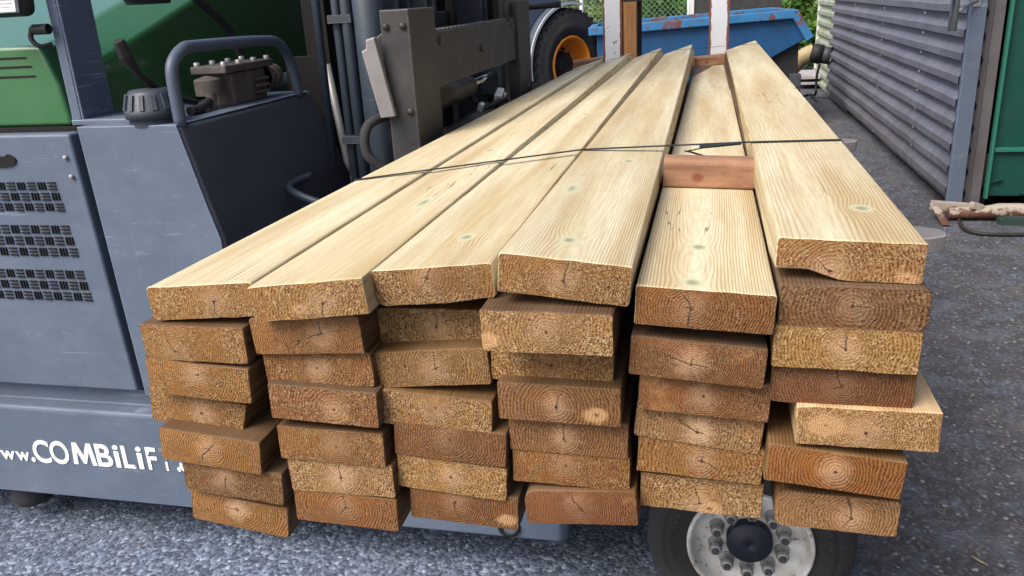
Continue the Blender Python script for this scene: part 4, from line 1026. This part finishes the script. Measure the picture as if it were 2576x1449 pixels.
b = MB(); b.lathe(hub, ax, sc([(.25, .545), (.272, .535), (.272, .50), (.23, .482), (.10, .47), (-.06, .455), (-.10, .40), (-.10, .0005)]), 64); b.build('rim', M['orange'], WL)
b = MB(); b.lathe(hub, ax, sc([(-.10, .26), (-.05, .25), (-.04, .22), (.09, .20), (.12, .15), (.125, .0005)]), 40)
b.build('hub', M['black'], WL)
b = MB()
for kk in range(10):
    a = 2 * math.pi * kk / 10; b.cut()
    b.lathe(hub + (uu * math.cos(a) + Vector((0, 0, 1)) * math.sin(a)) * .30 * K - ax * .10 * K, ax, sc([(0, .03), (.05, .03), (.052, .001)]), 8)
b.build('wheel_nut', M['black'], WL)
def arc_guard(b, r0, r1, a0, a1, w0, w1, n=26):
    u = -uu; vs = []
    for i in range(n + 1):
        a = R(a0 + (a1 - a0) * i / n); e = u * math.cos(a) + Vector((0, 0, 1)) * math.sin(a)
        for rr_, ww in ((r0, w0), (r1, w0), (r1, w1), (r0, w1)): vs.append(hub + (e * rr_ + ax * ww) * K)
    f = [(i * 4 + k, i * 4 + (k + 1) % 4, i * 4 + 4 + (k + 1) % 4, i * 4 + 4 + k) for i in range(n) for k in range(4)] + [(0, 1, 2, 3), (n * 4 + 3, n * 4 + 2, n * 4 + 1, n * 4)]
    b.add(vs, f)
b = MB(); arc_guard(b, 1.12, 1.18, GA0, GA1, -.3, .24); gd = b.build('mudguard', M['grey'], LD)
b = MB(); arc_guard(b, 1.11, 1.16, GA0, GA1, .242, .275); b.build('guard_edge', M['lens'], gd)
b = MB(); arc_guard(b, 1.20, 1.8, GA0 + 10, GA1, -.5, .12); b.build('body_panel', M['grey'], LD)

# ---------------------------------------------------------------- posts behind the plank ends
def ipost(x, y_, label):
    e = empty('steel_post', (x, y_, 0), label, 'steel post', 'rusty white steel posts behind the stack')
    b = MB(); b.box(x - .05, x + .05, y_, y_ + .009, 0, 2.4); b.build('front_flange', M['rust_white'], e)
    b = MB(); b.box(x - .05, x + .05, y_ + .091, y_ + .1, 0, 2.4); b.build('rear_flange', M['rust_white'], e)
    b = MB(); b.box(x - .0035, x + .0035, y_ + .009, y_ + .091, 0, 2.4); b.build('web', M['rust_white'], e)
    return e
q = atY(1540, 80, 4.60); ipost(q.x, 4.60, 'rusty white steel post beside the brown timber post')
q = atY(1808, 70, 4.60); ipost(q.x, 4.60, 'rusty white steel post standing clear in front of the blue skip')
qa, qb = atY(1568, 80, 5.0), atY(1606, 80, 5.0)
b = MB(); b.box(0, qb.x - qa.x - .012, 0, .07, 0, 1.385); o = b.build('timber_post', M['brown'], None, .003)
o.location = (qa.x, 5.0, 0); tag(o, 'brown timber post between the white post and the skip', 'post')
b = MB(); q = atY(1604, 60, 5.08); b.box(q.x - .008, q.x + .022, 5.08, 5.1, 0, 1.5); b.box(qa.x - .12, q.x + .022, 5.0, 5.06, 1.387, 1.5)
tag(b.build('steel_bracket', M['black']), 'black steel bracket behind and over the brown timber post', 'bracket')
b = MB(); b.box(-.12, .12, 4.50, 4.56, 1.02, 1.105); o = b.build('timber_rail', M['brown'], None, .004)
tag(o, 'light brown timber rail behind the far pink bearer', 'timber rail')

# ---------------------------------------------------------------- blue skip
SA, SB = atY(1478, 88, 9.15), atY(2000, 46, 9.35)
SN = Vector((SB.y - SA.y, SA.x - SB.x, 0)).normalized()        # faces the camera side
if SN.y > 0: SN = -SN
def atS(x, y, off=0):
    r = ray(x, y); p0 = SA - SN * off
    return CAM + r * ((p0 - CAM).dot(SN) / r.dot(SN))
SK = empty('tipping_skip', ((SA.x + SB.x) / 2, (SA.y + SB.y) / 2 + .7, 0), 'blue tipping skip with rusty chipped rim behind the white posts', 'skip')
BK = -SN * 1.35
P_ = [atS(*p) for p in ((1500, 90), (2000, 46), (2030, 96), (1900, 168), (1800, 222), (1506, 230))]
b = MB(); b.prism(P_, BK); sb = b.build('skip_body', M['skip'], SK, .01)
b = MB()
rim = [atS(*p, -.03) for p in ((1480, 80), (2000, 35), (2036, 98))]
b.bar(rim[0], rim[1], .07, .085); b.bar(rim[1] + (rim[2] - rim[1]) * .02, rim[2], .07, .085)
b.bar(rim[0] + BK * 1.02, rim[1] + BK * 1.02, .07, .085)
b.bar(rim[0] + Vector((.04, 0, 0)), rim[0] + BK + Vector((.04, 0, 0)), .08, .08); b.bar(rim[1], rim[1] + BK, .08, .08)
b.build('skip_rim', M['skip_rim'], SK, .008)
b = MB()
ST = [atS(*p, .08) for p in ((1840, 200), (2008, 150), (2003, 200), (1860, 330))]
ST = [atS(1870, 184, .08), atS(2009, 108, .08), atS(2005, 200, .08), atS(1860, 262, .08)]
b.prism(ST, BK * .9); b.build('skip_stand', M['black'], SK, .008)
b = MB(); q0, q1 = atS(1990, 185, .02), atS(2006, 210, .02); b.box(q0.x - .02, q1.x + .02, q0.y - .1, q0.y + .05, q1.z - .03, q0.z); b.build('stand_foot', M['grey_dark'], SK, .01)
b = MB(); b.box(SA.x + .2, q1.x, q0.y - .3, q0.y + .9, 0, max(.03, q1.z - .031)); b.build('stand_sledge', M['black'], SK)

# ---------------------------------------------------------------- shed: corrugated sliding door, wall, frame
DX, DY0 = 1.47, 5.55
DY1 = atX(2084, 120, 1.47).y
WY1 = atX(2053, 110, 1.54).y
def corr(b, x, y0, y1, z0, z1, pitch, dep, jit=0, ny=14):
    zs = []; z = z0
    while z < z1:
        for f_, d_ in ((0.0, 0.0), (.30, 0.0), (.38, dep), (.70, dep)): zs.append((z + f_ * pitch, d_))
        z += pitch
    vs = []; ysn = [y0 + (y1 - y0) * i / ny for i in range(ny + 1)]
    for (zz, d_) in zs:
        for yy in ysn:
            j = jit * noise.noise(Vector((yy * 2.3, zz * 6, 1)))
            vs.append((x + d_ * -1 + j, yy, zz + j * .4))
    m = ny + 1; k0 = len(zs)
    f = [(a * m + i, a * m + i + 1, (a + 1) * m + i + 1, (a + 1) * m + i) for a in range(k0 - 1) for i in range(ny)]
    v0 = b.add(vs, f)
    b.add([(p[0] + .0012, p[1], p[2]) for p in vs], [tuple(reversed(q)) for q in f])
SD = empty('sliding_door', (DX, DY0, .08), 'grey corrugated sliding door with steel handle, dented near its foot', 'sliding door')
b = MB(); corr(b, DX + .036, DY0, DY1, .085, 4.2, .135, .036, .006, 30); b.build('corrugated_sheet', M['sheet'], SD)
b = MB(); b.box(DX + .004, DX + .092, DY0 - .05, DY0 - .006, .075, 4.25); b.build('edge_post', M['grey'], SD, .003)
b = MB()
for kk in range(10):
    for yy in (DY0 + .03, 6.7, 8.2, 9.8): b.cut(); b.lathe((DX + .036, yy, .085 + kk * .135 + .024), (-1, 0, 0), [(0, .011), (.004, .011), (.008, .006), (.008, .0005)], 8)
b.build('sheet_screw', M['lens'], SD)
h0 = atY(2390, 78, 5.35); h1 = atY(2398, -40, 5.35)
b = MB(); b.tube([(h0.x + .008, 5.35, h0.z), (h0.x + .008, 5.35, h0.z + .55)], .024, 20)
q = atY(2458, 3, 5.50); b.tube([(h0.x + .01, 5.35, q.z - .055), (q.x, 5.498, q.z)], .009, 12); b.box(q.x - .02, q.x + .02, 5.494, 5.4995, q.z - .03, q.z + .03)
b.build('door_handle', M['chrome'], SD)
# shed behind the door
SH = empty('shed', (DX + 1.5, 8.5, 0), 'corrugated metal shed with mossy wall end behind the sliding door', 'shed')
b = MB(); corr(b, DX + .10, 10.2, WY1, .0, 4.6, .135, .036, .0, 4); b.build('mossy_wall', M['sheet_moss'], SH)
b = MB(); b.box(DX + .06, DX + .105, WY1, WY1 + .05, 0, 4.6); b.build('wall_corner_trim', M['lens'], SH)
b = MB(); corr(b, DX + .152, 5.62, 11.7, .08, 4.6, .135, .036, 0, 6); b.build('wall_sheet', M['sheet'], SH)
b = MB()
# sheet end seen edge-on: notched frame strip
zz = .085; pts = [(DX + .17, 5.58, .075)]
b.box(DX + .155, DX + .215, 5.58, 5.62, .06, 4.6); b.build('frame_post', M['jamb'], SH, .003)
b = MB()
for kk in range(16): b.cut(); b.prism([(DX + .088, 5.575, .1 + kk * .135), (DX + .122, 5.575, .112 + kk * .135), (DX + .128, 5.575, .135 + kk * .135), (DX + .118, 5.575, .16 + kk * .135), (DX + .088, 5.575, .172 + kk * .135)], (0, .014, 0))
b.build('sheet_hollow', M['void'], SH)
b = MB(); b.box(DX + .092, DX + .1545, 5.59, 5.62, .06, 4.6); b.build('door_jamb', M['jamb'], SH)
b = MB(); b.box(DX + .216, 5.2, 7.4, 7.5, 0, 4.7); b.cut(); b.box(DX + .216, DX + .26, 5.64, 7.4, 0, 4.62); b.cut(); b.box(DX + .05, 5.2, 5.5, 11.7, 4.62, 4.7); b.cut(); b.box(5.2, 5.3, 5.6, 11.7, 0, 4.7); b.cut(); b.box(DX + .2, 5.2, 11.66, 11.74, 0, 4.62); b.build('dark_interior', M['void'], SH)
b = MB(); q = atY(2465, 445, 5.62); b.box(DX + .22, DX + .36, 5.625, 5.76, .16, .37); b.cut(); b.box(DX + .225, DX + .30, 5.7, 5.75, .95, 1.0); b.build('door_stop_box', M['mast'], SH, .005)
b = MB(); corr(b, 2.75, -3.5, 5.3, 0, 5.0, .135, .036, 0, 4); b.box(2.76, 5.2, -3.5, 5.29, 0, 5.0); b.build('unseen_shade_wall', M['sheet'], SH)  # unseen wall, added to keep sky light off right-facing sides
# green container just inside
gx = atY(2500, 300, 5.55).x
GC = empty('green_container', (2.6, 6.2, 0), 'dark green steel container standing in the shed opening', 'container')
b = MB(); b.box(gx + .02, 4.0, 5.56, 7.2, .12, 2.3); b.build('container_body', M['green_dark'], GC, .004)
b = MB(); b.box(gx - .06, gx + .019, 5.64, 5.75, .1, 2.3); b.build('container_side', M['green_dark'], GC)
b = MB(); b.box(gx, gx + .016, 5.52, 5.56, .11, 2.3); b.cut(); b.box(gx + .022, 4.0, 5.53, 5.558, .40, .425); b.build('edge_trim', M['green_trim'], GC, .002)
b = MB(); b.obox((gx + .05, 5.545, .22), (.09, .02, .01), (0, -.3, 0)); b.cut(); b.box(gx + .22, gx + .34, 5.54, 5.559, .2, .21); b.cut(); b.box(gx + .2, gx + .36, 5.54, 5.559, .135, .15); b.build('container_rib', M['green_dark'], GC)
b = MB()
for kk in range(8):
    for dx_ in (.035, .06): b.cut(); b.obox((gx - dx_, 5.637, .62 + kk * .11), (.004, .004, .012))
b.build('container_rivet', M['green_trim'], GC)
# threshold pipe, base rail, bracket, cable
b = MB()
pa, pb = atZ(2400, 549, .05), atZ(2575, 541, .05)
b.tube([(pa.x, 5.42, .045), (pa.x + .18, 5.42, .05), (pa.x + .28, 5.425, .06), (4.0, 5.46, .06)], [.034, .036, .046, .046], 20)
tag(b.build('threshold_pipe', M['rust_pipe']), 'rusty white pipe lying along the shed threshold', 'pipe')
b = MB(); b.box(pa.x + .26, 4.0, 5.31, 5.38, .0, .035); b.box(pa.x + .3, 4.0, 5.312, 5.378, .035, .043)
tag(b.build('floor_rail', M['rail']), 'dark low floor rail in front of the rusty pipe', 'rail')
b = MB(); q = atZ(2360, 530, .06); q2 = atZ(2385, 565, .03)
b.prism([(q.x - .05, q.y + .03, .10), (q.x - .01, q.y + .02, .095), (q2.x + .01, q2.y + .06, .01), (q2.x - .02, q2.y + .06, .01)], (.02, .015, 0)); b.obox((pa.x + .03, 5.46, .075), (.25, .05, .06), (0, .1, .1)); b.obox((pa.x + .15, 5.41, .09), (.07, .045, .045), (0, .3, .2))
tag(b.build('door_guide', M['rust_pipe'], None, .004), 'bent rusty white door guide bracket at the foot of the door', 'bracket')
b = MB(); cb = [atZ(x_, y_, .012) for x_, y_ in ((2412, 552), (2416, 566), (2432, 580), (2470, 588), (2520, 590), (2600, 590))]
b.tube(cb, .011, 8, sub=5); tag(b.build('ground_cable', M['black']), 'dark cable curving over the asphalt in front of the dark floor rail', 'cable')
# duct hose and bits by the far shed corner
HY = 11.3
b = MB(); hp = [atY(x_, y_, HY) for x_, y_ in ((1990, 172), (2010, 150), (2030, 138), (2046, 132))]
rr_ = []; pts_ = []
for i in range(40):
    t = i / 39 * 3; k_ = min(2, int(t)); fr = t - k_
    pts_.append(hp[k_].lerp(hp[k_ + 1], fr)); rr_.append(.098 + (.012 if i % 2 else 0))
b.tube(pts_, rr_, 20); du = b.build('duct_hose', M['hose_tan']); tag(du, 'tan ribbed duct hose entering the mossy shed wall', 'duct hose')
b = MB(); b.tube([hp[3] + Vector((-.03, 0, 0)), hp[3] + Vector((.10, -.02, -.03))], .118, 24); b.build('coupling', M['black'], du)
b = MB(); b.tube([hp[3] + Vector((.10, -.02, -.03)), hp[3] + Vector((.2, -.03, -.05))], .105, 24); b.build('coupling_ring', M['grey_dark'], du)
q = [atY(x_, y_, 11.1) for x_, y_ in ((2062, 160), (2055, 185), (2052, 215), (2050, 238))]
b = MB(); b.tube(q + [atZ(2035, 238, .02), atZ(2010, 245, .02)], .016, 8, sub=5); tag(b.build('wall_cable', M['black']), 'thin black cable hanging down the mossy wall from the duct', 'cable')
q0, q1 = atZ(2002, 190, .2), atZ(2052, 190, .2)
b = MB(); b.box(q0.x, q1.x + .1, q0.y, q0.y + .8, .14, .2); b.box(q0.x + .05, q1.x + .1, q0.y + .02, q0.y + .7, .06, .1); tag(b.build('stone_slab', M['slab'], None, .01), 'pale slab lying below the duct hose beside the skip', 'slab')

# ---------------------------------------------------------------- fence, plants, far panel
FY = 18.0
FE = empty('mesh_fence', (0, FY, 0), 'green chain-link fence with white posts in front of the bushes', 'fence')
b = MB(); x = -5.0
def fence_mesh():
    cu = MB(); s_ = .11; H_ = 1.75
    n_ = int((3.6 + 5) / s_)
    for i in range(-16, n_ + 1):
        for sg in (1, -1):
            x0 = -5 + i * s_; 
            if sg == 1: a, c_ = (x0, 0), (x0 + H_, H_)
            else: a, c_ = (x0 + H_, 0), (x0, H_)
            cu.bar((a[0], FY, .02 + a[1]), (c_[0], FY + .004, .02 + c_[1]), .010, .010)
    return cu
fence_mesh().build('chain_link', paint('fence_wire', lin(96, 128, 104), rough=.5, wear=.3), FE)
for px in (1463, 1733):
    q = atY(px, 20, FY); b = MB(); b.tube([(q.x, FY - .03, 0), (q.x, FY - .03, 2.0)], .04, 12); b.build('fence_post', M['lens'], FE)
DPY = 17.2
q0, q1 = atY(1745, 50, DPY), atY(2002, 40, DPY)
b = MB(); b.box(q0.x, q1.x, DPY, DPY + 2.2, 0, 2.6)
cb_ = b.build('brown_cabin', M['mast'], None, .01); tag(cb_, 'dark brown flat-sided cabin behind the blue skip', 'cabin')
b = MB(); b.box(q1.x + .001, q1.x + .07, DPY - .03, DPY + .05, 0, 2.6); b.cut(); b.box(q0.x - .08, q0.x - .001, DPY - .03, DPY + .05, 0, 2.6); b.build('corner_trim', M['lens'], cb_)

def bush(loc, size, mat, label, seed, n=2600, leaf=.07, kind='bush'):
    rnd = random.Random(seed)
    e = empty('bush', loc, label, kind, 'bushes behind the fence')
    b = MB(); lobes = [(Vector((rnd.uniform(-.5, .5) * size[0], rnd.uniform(-.5, .5) * size[1], rnd.uniform(.15, .85) * size[2])), rnd.uniform(.25, .5)) for _ in range(11)]
    for i in range(n):
        lc, lr = rnd.choice(lobes)
        dv = Vector((rnd.gauss(0, 1), rnd.gauss(0, 1), rnd.gauss(0, .8))).normalized() * (rnd.random() ** .4) * lr * size[2] * .6
        p = Vector(loc) + lc + dv
        if p.z < .02: p.z = rnd.uniform(.02, .2)
        t = Vector((rnd.gauss(0, 1), rnd.gauss(0, 1), rnd.gauss(.2, .7))).normalized(); u = t.cross(Vector((rnd.gauss(0, 1), rnd.gauss(0, 1), rnd.gauss(0, 1)))).normalized()
        l_ = leaf * rnd.uniform(.6, 1.5)
        b.add([p - t * l_, p + u * l_ * .42, p + t * l_, p - u * l_ * .42], [(0, 1, 2, 3)])
    b.build('leaves', mat, e)
    b = MB()
    for k_ in range(6):
        b.cut()
        tip = Vector(loc) + rnd.choice(lobes)[0]
        b.tube([Vector(loc), Vector(loc).lerp(tip, .5) + Vector((rnd.uniform(-.1, .1), 0, 0)), tip], [.04, .025, .008], 6)
    b.build('stem', M['bark'], e)
bx = lambda px, yy: atY(px, 60, yy).x
bush((bx(1475, 19.2), 19.2, 0), (1.5, 1.2, 1.7), M['leaf_y'], 'yellow-green bush behind the fence just beyond the big tyre', 1)
bush((bx(1640, 19.4), 19.4, 0), (1.8, 1.2, 1.7), M['leaf'], 'mid-green bush behind the fence between the two white posts', 2, 3200)
bush((bx(1560, 20.3), 20.3, 0), (2.2, 1.2, 2.2), M['leaf'], 'taller green bush hidden mostly by the brown timber post', 3, 3000)
bush((bx(1720, 20.2), 20.2, 0), (1.6, 1.2, 2.0), M['leaf_y'], 'yellowish bush behind the fence beside the brown cabin', 5, 2600)
bush((bx(2046, 16.2), 16.2, 0), (0.45, 2.2, 1.5), M['leaf'], 'tall bright green weeds growing between the cabin and the shed', 4, 5200, .075, 'weeds')
bush((bx(2062, 18.5), 18.5, 0), (1.0, 2.0, 2.4), M['leaf'], 'dark green bush behind the tall weeds by the shed', 6, 3600)

# small things on the ground
b = MB(); q = atZ(2462, 1412, .012); b.prism([(q.x - .016, q.y + .012, q.z + .006), (q.x, q.y + .006, q.z + .002), (q.x + .017, q.y - .014, q.z), (q.x - .002, q.y - .004, q.z + .003)], (0, 0, .0012))
tag(b.build('fallen_leaf', M['hose_tan']), 'dry straw-coloured leaf on the asphalt near the white wheel', 'leaf')
